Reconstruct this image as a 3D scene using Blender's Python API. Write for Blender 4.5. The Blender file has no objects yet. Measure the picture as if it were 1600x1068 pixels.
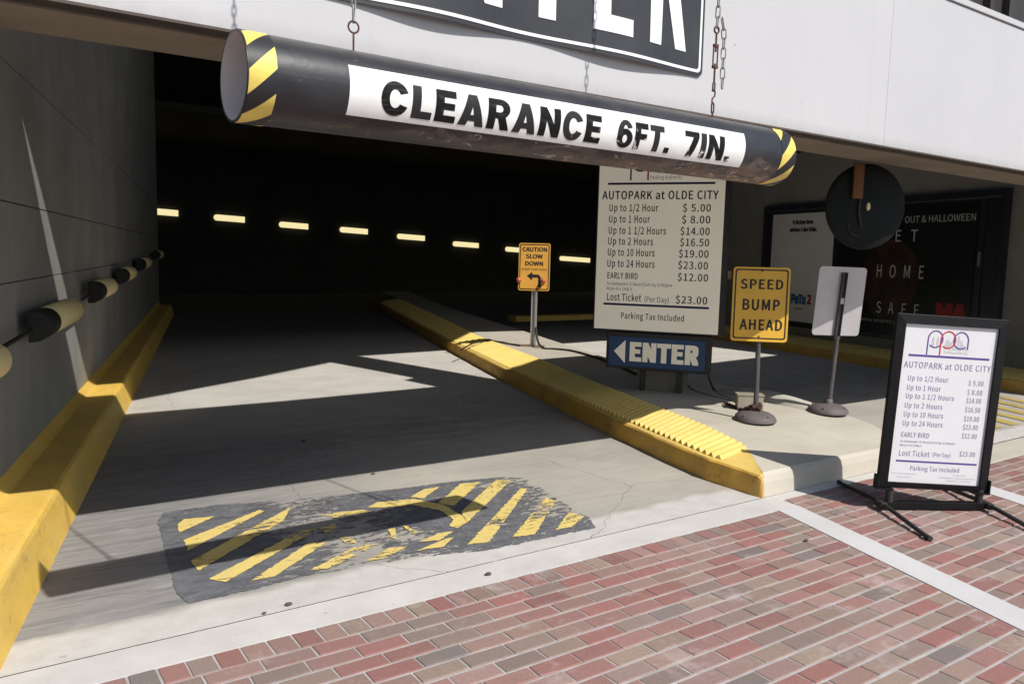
import bpy, bmesh, math, random
from mathutils import Vector, Matrix
from mathutils.geometry import tessellate_polygon
random.seed(7)
S = bpy.context.scene
COL = S.collection

# ------------------------------------------------------------------ camera
cd = bpy.data.cameras.new("camera"); cam = bpy.data.objects.new("camera", cd); COL.objects.link(cam)
cd.sensor_fit = 'HORIZONTAL'; cd.sensor_width = 36.0; cd.lens = 27.99
cd.clip_start = 0.05; cd.clip_end = 500
R = [[0.82271143, 0.04056583, -0.56700998], [-0.56791732, 0.10219669, -0.81671645], [0.02481577, 0.99393674, 0.10711642]]
M4 = Matrix(((*R[0], 0), (*R[1], 0), (*R[2], 1.65), (0, 0, 0, 1)))
cam.matrix_world = M4
S.camera = cam
# ------------------------------------------------------------------ world, sun
SUNV = Vector((-0.185, 0.92, -1.0))          # direction the light travels
w = bpy.data.worlds.new("World"); S.world = w; w.use_nodes = True
nt = w.node_tree; bg = nt.nodes["Background"]
sky = nt.nodes.new("ShaderNodeTexSky"); sky.sky_type = 'NISHITA'; sky.sun_disc = False
sky.sun_elevation = math.atan(1 / math.hypot(0.185, 0.92)); sky.sun_rotation = math.atan2(0.185, -0.92)
nt.links.new(sky.outputs[0], bg.inputs[0]); bg.inputs[1].default_value = 0.13
ld = bpy.data.lights.new("sun", 'SUN'); ld.energy = 5.0; ld.angle = math.radians(0.5); ld.color = (1.0, 0.955, 0.89)
sun = bpy.data.objects.new("sun", ld); COL.objects.link(sun)
sun.rotation_euler = SUNV.to_track_quat('-Z', 'Y').to_euler(); sun.location = (10, -15, 20)
S.view_settings.view_transform = 'Standard'; S.view_settings.look = 'None'
S.view_settings.exposure = -0.03; S.view_settings.gamma = 1.0
S.cycles.max_bounces = 8; S.cycles.diffuse_bounces = 4

# ------------------------------------------------------------------ materials
class NT:
    def __init__(s, name, rough=0.7, spec=0.3, metal=0.0):
        s.m = bpy.data.materials.new(name); s.m.use_nodes = True
        s.t = s.m.node_tree; s.b = s.t.nodes["Principled BSDF"]
        s.b.inputs["Roughness"].default_value = rough; s.b.inputs["Metallic"].default_value = metal
        s.b.inputs["Specular IOR Level"].default_value = spec
        s._co = None
    def n(s, k): return s.t.nodes.new(k)
    def l(s, a, b): s.t.links.new(a, b)
    def co(s):
        if s._co is None: s._co = s.n("ShaderNodeTexCoord").outputs["Object"]
        return s._co
    def noise(s, scale, detail=4, rough=0.55, stretch=None, dist=0.0):
        v = s.co()
        if stretch:
            mp = s.n("ShaderNodeMapping"); mp.inputs["Scale"].default_value = stretch; s.l(v, mp.inputs[0]); v = mp.outputs[0]
        t = s.n("ShaderNodeTexNoise"); t.inputs["Scale"].default_value = scale; t.inputs["Detail"].default_value = detail
        t.inputs["Roughness"].default_value = rough; t.inputs["Distortion"].default_value = dist
        s.l(v, t.inputs["Vector"]); return t.outputs["Fac"]
    def ramp(s, fac, a, b):
        r = s.n("ShaderNodeMapRange"); r.inputs[1].default_value = a; r.inputs[2].default_value = b
        r.clamp = True; s.l(fac, r.inputs[0]); return r.outputs[0]
    def math(s, op, a, b=None):
        m = s.n("ShaderNodeMath"); m.operation = op
        for i, x in enumerate((a, b)):
            if x is None: continue
            if isinstance(x, (int, float)): m.inputs[i].default_value = x
            else: s.l(x, m.inputs[i])
        return m.outputs[0]
    def mix(s, fac, a, b, mode='MIX'):
        m = s.n("ShaderNodeMix"); m.data_type = 'RGBA'; m.blend_type = mode
        if isinstance(fac, (int, float)): m.inputs[0].default_value = fac
        else: s.l(fac, m.inputs[0])
        for i, x in ((6, a), (7, b)):
            if isinstance(x, tuple): m.inputs[i].default_value = (*x, 1)
            else: s.l(x, m.inputs[i])
        return m.outputs[2]
    def xyz(s):
        x = s.n("ShaderNodeSeparateXYZ"); s.l(s.co(), x.inputs[0]); return x.outputs
    def color(s, c):
        if isinstance(c, tuple): s.b.inputs["Base Color"].default_value = (*c, 1)
        else: s.l(c, s.b.inputs["Base Color"])
    def bump(s, h, strength=0.3, dist=0.01):
        b = s.n("ShaderNodeBump"); b.inputs["Strength"].default_value = strength; b.inputs["Distance"].default_value = dist
        s.l(h, b.inputs["Height"]); s.l(b.outputs[0], s.b.inputs["Normal"])
    def rough(s, f): s.l(f, s.b.inputs["Roughness"])

def simple(name, c, c2=None, scale=6, rough=0.6, spec=0.3, metal=0.0, bump=0.0, bscale=60, stretch=None, lo=0.35, hi=0.7):
    k = NT(name, rough, spec, metal)
    if c2 is None: c2 = tuple(x * 0.8 for x in c)
    k.color(k.mix(k.ramp(k.noise(scale, 5, 0.6, stretch), lo, hi), c, c2))
    if bump: k.bump(k.noise(bscale, 4), bump, 0.004)
    return k.m

def mat_lane():
    k = NT("concrete_lane", 0.85, 0.25)
    X, Y, Z = k.xyz()
    U = k.math('SUBTRACT', X, k.math('MULTIPLY', Y, 0.2442))
    n1 = k.ramp(k.noise(1.1, 7, 0.62), 0.33, 0.7)
    c = k.mix(n1, (0.48, 0.45, 0.395), (0.36, 0.336, 0.296))
    fine = k.ramp(k.noise(60, 4, 0.7), 0.35, 0.7)
    c = k.mix(k.math('MULTIPLY', fine, 0.22), c, (0.20, 0.19, 0.175))
    st = k.ramp(k.noise(5.0, 8, 0.75, (0.35, 4.0, 1), 0.3), 0.46, 0.70)     # broom marks across the lane
    # dirty wheel zone towards the left kerb
    lx = k.ramp(k.math('ADD', U, k.math('MULTIPLY', k.noise(1.5, 5), 1.5)), 2.2, 0.7)
    fy = k.ramp(k.math('ADD', Y, k.math('MULTIPLY', k.noise(4, 5), 0.14)), 3.79, 3.85)
    dz = k.math('MULTIPLY', lx, fy)
    c = k.mix(k.math('MULTIPLY', dz, 0.66), c, (0.20, 0.20, 0.215))
    c = k.mix(k.math('MULTIPLY', st, k.math('ADD', 0.18, k.math('MULTIPLY', dz, 0.5))), c, (0.105, 0.105, 0.113))
    pale = k.ramp(k.noise(4.2, 8, 0.75, (0.5, 3.0, 1), 0.4), 0.56, 0.66)
    c = k.mix(k.math('MULTIPLY', pale, k.math('ADD', 0.10, k.math('MULTIPLY', dz, 0.45))), c, (0.42, 0.415, 0.41))
    # paler cement apron next to the joint
    fy2 = k.ramp(k.math('ADD', Y, k.math('MULTIPLY', k.noise(3, 6), 0.18)), 3.86, 3.79)
    c = k.mix(k.math('MULTIPLY', fy2, 0.8), c, k.mix(k.ramp(k.noise(6, 6, 0.65), 0.35, 0.7), (0.61, 0.59, 0.57), (0.50, 0.48, 0.46)))
    # worn grimy inner floor
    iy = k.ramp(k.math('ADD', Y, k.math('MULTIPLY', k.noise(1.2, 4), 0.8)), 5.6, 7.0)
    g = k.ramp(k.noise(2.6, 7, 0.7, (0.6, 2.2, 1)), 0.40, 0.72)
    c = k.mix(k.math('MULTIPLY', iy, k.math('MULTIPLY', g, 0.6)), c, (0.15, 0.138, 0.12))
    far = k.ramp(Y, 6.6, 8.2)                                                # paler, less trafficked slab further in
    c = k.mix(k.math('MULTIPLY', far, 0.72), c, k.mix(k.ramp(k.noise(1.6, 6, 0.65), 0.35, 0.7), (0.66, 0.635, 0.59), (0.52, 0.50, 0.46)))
    c = k.mix(k.math('MULTIPLY', k.ramp(Y, 12.5, 16.0), 0.85), c, (0.085, 0.08, 0.075))     # shade of the deep interior put into the floor colour
    sp = k.ramp(k.noise(38, 3, 0.6), 0.68, 0.75)
    c = k.mix(k.math('MULTIPLY', sp, 0.5), c, (0.14, 0.13, 0.12))
    blot = k.ramp(k.noise(9, 3, 0.55), 0.70, 0.76)
    c = k.mix(k.math('MULTIPLY', blot, 0.65), c, (0.12, 0.112, 0.108))
    vo = k.n("ShaderNodeTexVoronoi"); vo.feature = 'DISTANCE_TO_EDGE'; vo.inputs["Scale"].default_value = 0.42
    wv_ = k.n("ShaderNodeVectorMath"); wv_.operation = 'ADD'; nz = k.n("ShaderNodeTexNoise"); nz.inputs["Scale"].default_value = 2.2; nz.inputs["Detail"].default_value = 6
    k.l(k.co(), nz.inputs["Vector"]); sc_ = k.n("ShaderNodeVectorMath"); sc_.operation = 'SCALE'; sc_.inputs["Scale"].default_value = 0.35
    k.l(nz.outputs["Color"], sc_.inputs[0]); k.l(k.co(), wv_.inputs[0]); k.l(sc_.outputs[0], wv_.inputs[1]); k.l(wv_.outputs[0], vo.inputs["Vector"])
    cr = k.ramp(vo.outputs["Distance"], 0.0016, 0.0006)
    c = k.mix(k.math('MULTIPLY', cr, 0.55), c, (0.10, 0.09, 0.085))
    k.color(c); k.bump(k.noise(90, 5, 0.7), 0.4, 0.004); return k.m

def mat_concrete(name, a, b, rough=0.85, scale=2.0, pits=0.5):
    k = NT(name, rough, 0.25)
    c = k.mix(k.ramp(k.noise(scale, 7, 0.62), 0.33, 0.7), a, b)
    fine = k.ramp(k.noise(120, 3, 0.6), 0.3, 0.75)
    c = k.mix(k.math('MULTIPLY', fine, 0.22), c, tuple(x * 0.62 for x in a))
    sp = k.ramp(k.noise(30, 3, 0.6), 0.68, 0.75)
    c = k.mix(k.math('MULTIPLY', sp, pits), c, tuple(x * 0.45 for x in b))
    k.color(c); k.bump(k.noise(70, 5, 0.7), 0.35, 0.004); return k.m

def mat_wall():
    k = NT("board_marked_concrete", 0.9, 0.2)
    c = k.mix(k.ramp(k.noise(1.2, 6, 0.6), 0.35, 0.7), (0.37, 0.365, 0.34), (0.285, 0.28, 0.26))
    v = k.ramp(k.noise(2.2, 5, 0.6, (1, 1.3, 0.16)), 0.4, 0.72)
    c = k.mix(k.math('MULTIPLY', v, 0.28), c, (0.18, 0.175, 0.16))
    k.color(c); k.bump(k.noise(45, 5, 0.7), 0.3, 0.006); return k.m

def mat_yellow(name, base=(0.80, 0.53, 0.105), worn=(0.68, 0.43, 0.085), chips=0.5, under=(0.36, 0.34, 0.30)):
    k = NT(name, 0.62, 0.35)
    c = k.mix(k.ramp(k.noise(3.0, 7, 0.65), 0.36, 0.70), base, worn)
    du = k.ramp(k.noise(1.7, 6, 0.7, None, 0.5), 0.45, 0.72)
    c = k.mix(k.math('MULTIPLY', du, 0.30), c, (0.58, 0.46, 0.22))
    st = k.ramp(k.noise(14, 6, 0.7, (1, 0.25, 1), 0.5), 0.56, 0.72)          # tyre scuffs along the kerb
    c = k.mix(k.math('MULTIPLY', st, 0.45 * chips), c, (0.13, 0.095, 0.05))
    d = k.ramp(k.noise(9, 8, 0.76, None, 0.6), 0.57, 0.68)
    c = k.mix(k.math('MULTIPLY', d, chips * 0.8), c, (0.22, 0.14, 0.04))
    ch = k.ramp(k.noise(22, 7, 0.8), 0.645, 0.675)
    c = k.mix(k.math('MULTIPLY', ch, chips), c, under)
    k.color(c); k.bump(k.noise(40, 6, 0.75), 0.35, 0.005); return k.m

def mat_brick():
    k = NT("clay_paver", 0.88, 0.2)
    at = k.n("ShaderNodeAttribute"); at.attribute_name = "tint"
    c = at.outputs["Color"]
    c = k.mix(k.math('MULTIPLY', k.ramp(k.noise(40, 6, 0.75), 0.35, 0.7), 0.42), c, (0.185, 0.13, 0.115))
    c = k.mix(k.math('MULTIPLY', k.ramp(k.noise(16, 5, 0.7, None, 0.8), 0.45, 0.75), 0.25), c, (0.34, 0.22, 0.19))
    c = k.mix(k.math('MULTIPLY', k.ramp(k.noise(150, 3, 0.6), 0.52, 0.72), 0.30), c, (0.44, 0.36, 0.325))
    c = k.mix(k.math('MULTIPLY', k.ramp(k.noise(190, 2, 0.5), 0.62, 0.72), 0.55), c, (0.11, 0.085, 0.08))
    ef = k.ramp(k.math('ADD', k.noise(3.0, 4, 0.6), k.math('MULTIPLY', k.noise(28, 6, 0.75), 0.5)), 0.82, 1.0)
    c = k.mix(k.math('MULTIPLY', ef, 0.42), c, (0.56, 0.48, 0.47))
    gr = k.ramp(k.noise(1.1, 6, 0.7, None, 0.5), 0.42, 0.75)                 # broad traffic grime
    c = k.mix(k.math('MULTIPLY', gr, 0.22), c, (0.20, 0.17, 0.155))
    dk = k.ramp(k.noise(8, 4, 0.6), 0.69, 0.76)
    c = k.mix(k.math('MULTIPLY', dk, 0.5), c, (0.11, 0.09, 0.085))
    k.color(c); k.bump(k.noise(110, 6, 0.75), 0.55, 0.004); return k.m

def mat_bump_paint(name, c1, c2, wear, scale, flake=1.0):
    """traffic paint worn through in flakes to the concrete: the flaked area is see-through"""
    k = NT(name, 0.75, 0.3)
    X, Y, Z = k.xyz()
    c = k.mix(k.ramp(k.noise(7, 6, 0.65, (1, 2.0, 1)), 0.35, 0.7), c1, c2)
    sm = k.ramp(k.noise(9, 8, 0.75, (0.35, 3.5, 1), 0.4), 0.50, 0.68)
    c = k.mix(k.math('MULTIPLY', sm, 0.45), c, tuple(0.5 * x + 0.13 for x in c1))
    k.color(c)
    n = k.math('ADD', k.noise(scale, 8, 0.80, (0.7, 1.9, 1), 0.5), k.math('MULTIPLY', k.noise(2.4, 4), 0.55))
    # heavier wear in the middle of the bump and toward the right end
    mid = k.math('SUBTRACT', 1.0, k.math('ABSOLUTE', k.math('MULTIPLY', k.math('SUBTRACT', X, 1.80), 1.5)))
    mid = k.math('MAXIMUM', mid, k.math('MULTIPLY', k.math('SUBTRACT', X, 2.85), 1.6))
    mid = k.math('MAXIMUM', mid, 0.0)
    n = k.math('ADD', n, k.math('MULTIPLY', mid, wear))
    keep = k.ramp(n, 0.905, 0.875)
    fl = k.math('ADD', k.noise(34, 5, 0.75, (0.6, 1.5, 1), 0.4), k.math('MULTIPLY', k.ramp(X, 1.0, 2.6), 0.075))   # small flakes, more to the right
    keep = k.math('MULTIPLY', keep, k.ramp(k.math('MULTIPLY', fl, flake), 0.665, 0.635))
    k.l(keep, k.b.inputs["Alpha"])
    k.bump(k.noise(80, 5, 0.7), 0.4, 0.003)
    return k.m

def mat_pipe():
    k = NT("black_plastic_pipe", 0.36, 0.5)
    X, Y, Z = k.xyz()
    c = k.mix(k.ramp(k.noise(8, 5, 0.6, (0.4, 1, 1)), 0.4, 0.75), (0.018, 0.018, 0.022), (0.040, 0.040, 0.045))
    low = k.ramp(Z, -0.035, -0.105)
    xr = k.ramp(X, -0.9, 0.4)
    amt = k.math('MULTIPLY', low, k.math('ADD', k.math('MULTIPLY', xr, 0.75), 0.25))
    dn = k.math('ADD', k.noise(11, 8, 0.8, (0.45, 1, 1), 0.5), k.math('MULTIPLY', amt, 0.24))
    dust = k.ramp(dn, 0.60, 0.80)
    c = k.mix(k.math('MULTIPLY', dust, 0.8), c, (0.25, 0.185, 0.14))
    ch = k.ramp(k.math('ADD', k.noise(24, 7, 0.82, (0.55, 1, 1.2), 0.6), k.math('MULTIPLY', amt, 0.11)), 0.655, 0.69)
    c = k.mix(k.math('MULTIPLY', ch, 0.85), c, (0.50, 0.40, 0.33))
    sc = k.ramp(k.noise(30, 3, 0.6, (2.2, 1, 0.35), 0.4), 0.73, 0.75)
    c = k.mix(k.math('MULTIPLY', sc, 0.7), c, (0.45, 0.43, 0.41))
    topd = k.ramp(Z, 0.08, 0.120)
    c = k.mix(k.math('MULTIPLY', k.math('MULTIPLY', topd, k.noise(9, 5)), 0.8), c, (0.17, 0.165, 0.16))
    k.color(c)
    k.rough(k.math('ADD', k.math('ADD', 0.27, k.math('MULTIPLY', k.noise(14, 6, 0.7, (0.4, 1, 1)), 0.22)), k.math('MULTIPLY', dust, 0.4)))
    k.bump(k.noise(30, 5, 0.7), 0.16, 0.004); return k.m

def mat_hazard(name, rad, sign, period=0.155, phase=0.0):
    k = NT(name, 0.45, 0.4)
    X, Y, Z = k.xyz()
    a = k.math('ARCTAN2', Z, k.math('MULTIPLY', Y, -1.0))
    u = k.math('ADD', k.math('MULTIPLY', a, rad), k.math('MULTIPLY', X, sign))
    f = k.math('FRACT', k.math('ADD', k.math('DIVIDE', u, period), 10 + phase))
    st = k.math('GREATER_THAN', f, 0.5)
    y = k.mix(k.ramp(k.noise(12, 5), 0.4, 0.7), (0.78, 0.62, 0.14), (0.66, 0.50, 0.11))
    k.color(k.mix(st, y, (0.022, 0.022, 0.026))); return k.m

def mat_letters_worn(name, base, under, x0, x1, amt=0.16):
    k = NT(name, 0.5, 0.35)
    X, Y, Z = k.xyz()
    n = k.math('ADD', k.noise(26, 6, 0.72, (1, 1, 0.8)), k.math('MULTIPLY', k.math('MULTIPLY', k.ramp(X, x0, x1), k.ramp(Z, 0.03, -0.05)), amt))
    sc = k.noise(9, 6, 0.8, (3.5, 1, 0.8), 0.8)
    n = k.math('MAXIMUM', n, k.math('ADD', k.math('MULTIPLY', k.ramp(X, x0, x1), 0.03), sc))
    k.color(k.mix(k.ramp(n, 0.715, 0.735), base, under)); return k.m

M = {}
M['asphalt'] = mat_concrete("asphalt", (0.06, 0.06, 0.06), (0.045, 0.045, 0.045), 0.9, 3)
M['lane'] = mat_lane()
M['band'] = mat_concrete("pale_concrete_band", (0.62, 0.60, 0.58), (0.50, 0.48, 0.46), 0.85, 2.5, 0.6)
def mat_joint():
    k = NT("gritty_joint", 0.95, 0.1)
    a_ = k.ramp(k.noise(5, 6, 0.75, (1, 3, 1)), 0.56, 0.66)
    c = k.mix(k.ramp(k.noise(60, 4, 0.7), 0.35, 0.65), (0.055, 0.048, 0.04), (0.17, 0.15, 0.125))
    k.color(k.mix(a_, c, (0.42, 0.39, 0.35))); return k.m
M['joint'] = mat_joint()
M['strip'] = mat_concrete("white_concrete_strip", (0.60, 0.59, 0.59), (0.53, 0.52, 0.515), 0.85, 2.0, 0.2)
M['mortar'] = mat_concrete("mortar", (0.48, 0.46, 0.45), (0.33, 0.305, 0.295), 0.9, 7, 0.5)
M['brick'] = mat_brick()
M['island'] = mat_concrete("island_concrete", (0.54, 0.50, 0.42), (0.44, 0.405, 0.335), 0.85, 2.2, 0.75)
M['wall'] = mat_wall()
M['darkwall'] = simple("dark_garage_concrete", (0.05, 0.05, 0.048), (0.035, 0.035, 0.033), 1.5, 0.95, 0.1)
M['rightwall'] = mat_concrete("grey_brown_wall", (0.34, 0.32, 0.275), (0.27, 0.255, 0.22), 0.9, 1.5, 0.2)
def mat_fascia():
    k = NT("white_painted_panel", 0.5, 0.3)
    X, Y, Z = k.xyz()
    c = k.mix(k.ramp(k.noise(0.9, 6, 0.6), 0.35, 0.7), (0.515, 0.51, 0.522), (0.48, 0.477, 0.487))
    rn = k.ramp(k.noise(3.2, 6, 0.7, (2.2, 1, 0.10)), 0.55, 0.75)            # faint rain runs
    c = k.mix(k.math('MULTIPLY', rn, 0.16), c, (0.33, 0.32, 0.31))
    ed = k.math('MULTIPLY', k.ramp(Z, 2.53, 2.466), k.noise(12, 6, 0.7, (1, 1, 0.3)))   # grime along the drip edge
    c = k.mix(k.math('MULTIPLY', ed, 0.5), c, (0.20, 0.18, 0.16))
    sp = k.ramp(k.noise(26, 2, 0.5), 0.765, 0.79)
    c = k.mix(k.math('MULTIPLY', sp, 0.7), c, (0.16, 0.15, 0.15))
    k.color(c); k.bump(k.noise(5, 4, 0.6), 0.05, 0.01); return k.m
M['fascia'] = mat_fascia()
M['soffit'] = mat_concrete("brown_soffit", (0.25, 0.21, 0.165), (0.185, 0.158, 0.128), 0.8, 3, 0.3)
M['soffitdark'] = simple("dark_drip_edge", (0.055, 0.045, 0.038), (0.035, 0.03, 0.026), 5, 0.7)
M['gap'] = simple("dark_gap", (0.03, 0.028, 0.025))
M['bronze'] = simple("dark_bronze_cladding", (0.028, 0.026, 0.024), (0.05, 0.04, 0.036), 2, 0.5, 0.3, stretch=(3, 3, 0.1))
M['yellow'] = mat_yellow("yellow_kerb_paint")
M['tactile'] = mat_yellow("yellow_ridge_paint", (0.78, 0.57, 0.17), (0.70, 0.49, 0.125), 0.30)
M['yellowworn'] = mat_yellow("worn_yellow_face", (0.70, 0.41, 0.075), (0.50, 0.28, 0.055), 0.85)
M['bumpblack'] = mat_bump_paint("black_bump_paint", (0.10, 0.103, 0.116), (0.19, 0.193, 0.208), 0.19, 15)
M['bumpyellow'] = mat_bump_paint("yellow_bump_paint", (0.74, 0.57, 0.17), (0.66, 0.52, 0.20), 0.11, 14, 0.93)
M['pipe'] = mat_pipe()
M['pipein'] = simple("pale_pipe_lining", (0.62, 0.56, 0.54), (0.52, 0.46, 0.44), 6, 0.6)
M['label'] = simple("white_vinyl", (0.80, 0.80, 0.78), (0.72, 0.72, 0.70), 14, 0.45, 0.4)
M['blackletter'] = simple("black_vinyl", (0.02, 0.02, 0.022), (0.028, 0.028, 0.03), 8, 0.45)
M['pipeletter'] = mat_letters_worn("worn_black_vinyl", (0.018, 0.018, 0.02), (0.72, 0.72, 0.70), -0.5, 0.1)
M['steel'] = simple("grey_steel", (0.33, 0.33, 0.32), (0.20, 0.19, 0.18), 20, 0.5, 0.4, 0.6)
M['rust'] = simple("rusty_steel", (0.14, 0.065, 0.045), (0.07, 0.04, 0.035), 25, 0.75, 0.3, 0.3)
M['iron'] = mat_concrete("painted_iron_base", (0.155, 0.13, 0.13), (0.11, 0.095, 0.095), 0.6, 6, 0.5)
M['pole'] = simple("dark_grey_pole", (0.12, 0.115, 0.12), (0.06, 0.055, 0.055), 9, 0.5, 0.4, 0.3, stretch=(1, 1, 0.3))
M['signblack'] = simple("sign_black", (0.030, 0.031, 0.036), (0.045, 0.046, 0.05), 3, 0.42, 0.4)
M['signwhite'] = simple("sign_white", (0.82, 0.82, 0.82), (0.78, 0.78, 0.78), 4, 0.45)
M['signyellow'] = simple("sign_yellow", (0.84, 0.49, 0.06), (0.76, 0.43, 0.055), 5, 0.42, 0.4)
M['signorange'] = simple("faded_orange_yellow_sign", (0.78, 0.42, 0.075), (0.70, 0.37, 0.07), 5, 0.5, 0.35)
M['signback'] = simple("bare_aluminium", (0.55, 0.53, 0.54), (0.47, 0.45, 0.46), 3, 0.45, 0.4, 0.35)
M['cream'] = simple("translucent_cream_face", (0.80, 0.755, 0.645), (0.75, 0.70, 0.59), 2.5, 0.3, 0.45)
M['blue'] = simple("enter_blue", (0.022, 0.045, 0.10), (0.018, 0.038, 0.085), 5, 0.4)
M['creamletter'] = simple("cream_letters", (0.66, 0.60, 0.48), (0.60, 0.54, 0.43), 5, 0.4)
M['navy'] = simple("navy_print", (0.028, 0.026, 0.115), (0.024, 0.022, 0.10), 4, 0.45)
M['darkprint'] = simple("dark_print", (0.022, 0.022, 0.045), (0.03, 0.03, 0.05), 4, 0.45)
M['purple'] = simple("purple_print", (0.10, 0.07, 0.27), (0.09, 0.06, 0.24), 4, 0.45)
M['slate'] = simple("slate_blue_print", (0.24, 0.215, 0.35), (0.21, 0.19, 0.32), 4, 0.45)
M['palegrey'] = simple("pale_grey_print", (0.52, 0.52, 0.53), (0.48, 0.48, 0.49), 4, 0.5)
M['red'] = simple("red_print", (0.55, 0.03, 0.04), (0.48, 0.025, 0.035), 4, 0.45)
M["poster"] = simple("poster_paper", (0.70, 0.69, 0.71), (0.67, 0.66, 0.68), 3, 0.35, 0.4)
M['frame'] = simple("black_snap_frame", (0.008, 0.008, 0.009), (0.012, 0.012, 0.013), 8, 0.42, 0.16)
M['cabinet'] = simple("dark_sign_cabinet", (0.030, 0.028, 0.030), (0.045, 0.04, 0.04), 6, 0.45, 0.4)
M['block'] = mat_concrete("grey_post_board", (0.25, 0.215, 0.165), (0.18, 0.155, 0.12), 0.85, 6)
M['rubber'] = simple("black_rubber", (0.025, 0.024, 0.024), (0.04, 0.038, 0.036), 9, 0.6)
M['box'] = mat_concrete("beige_metal_box", (0.36, 0.32, 0.25), (0.26, 0.23, 0.18), 0.6, 12)
M['amber'] = simple("orange_lens", (0.75, 0.14, 0.03), (0.68, 0.12, 0.03), 8, 0.25, 0.5)
M['plate'] = simple("brown_base_plate", (0.24, 0.15, 0.10), (0.17, 0.11, 0.075), 12, 0.7)
M['galv'] = simple("galvanised_steel", (0.50, 0.50, 0.49), (0.42, 0.42, 0.41), 10, 0.4, 0.5, 0.6)
M['bumperblack'] = simple("black_foam", (0.022, 0.022, 0.022), (0.03, 0.03, 0.03), 8, 0.7)
M['bumperyellow'] = simple("pale_yellow_foam", (0.90, 0.74, 0.38), (0.84, 0.67, 0.33), 8, 0.6)
M['case'] = simple("navy_poster_case", (0.018, 0.022, 0.032), (0.025, 0.03, 0.042), 4, 0.3, 0.5)
M['postgrey'] = simple("grey_white_poster", (0.80, 0.775, 0.74), (0.75, 0.725, 0.69), 2, 0.35, 0.4)
M['postblack'] = simple("black_poster", (0.010, 0.012, 0.013), (0.018, 0.02, 0.02), 1.5, 0.3, 0.4)
M['postbrown'] = simple("brown_print", (0.075, 0.036, 0.021), (0.012, 0.012, 0.012), 2.6, 0.35, 0.35)
M['postletter'] = simple("silver_grey_letters", (0.78, 0.77, 0.74), (0.62, 0.61, 0.58), 6, 0.4)
M['postred'] = simple("dark_red_letters", (0.42, 0.035, 0.028), (0.34, 0.03, 0.024), 6, 0.4)
M['postblue'] = simple("blue_letters", (0.05, 0.17, 0.32), (0.045, 0.14, 0.28), 6, 0.4)
M['mirrorback'] = simple("dark_mirror_back", (0.008, 0.010, 0.010), (0.014, 0.016, 0.015), 3, 0.65, 0.15)
M['wood'] = simple("orange_brown_wood", (0.17, 0.078, 0.03), (0.12, 0.052, 0.022), 9, 0.7, stretch=(6, 6, 0.5))
M['stone'] = simple("dark_pebble", (0.07, 0.06, 0.055), (0.11, 0.09, 0.08), 40, 0.9)
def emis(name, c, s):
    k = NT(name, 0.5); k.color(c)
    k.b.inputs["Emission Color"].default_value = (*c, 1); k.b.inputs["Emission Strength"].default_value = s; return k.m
M['glow'] = emis("glowing_strip", (1.0, 0.86, 0.46), 0.95)  # emission stands in for flash light returned by the reflective far bumpers

for nm_, c_, st_ in (('cream', (1.0, 0.92, 0.76), 0.20), ('creamletter', (1.0, 0.90, 0.70), 0.20), ('blue', (0.10, 0.22, 0.50), 0.05)):   # emission added to price cabinet and arrow box faces in place of flash light
    b_ = M[nm_].node_tree.nodes['Principled BSDF']; b_.inputs['Emission Color'].default_value = (*c_, 1); b_.inputs['Emission Strength'].default_value = st_
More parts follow.
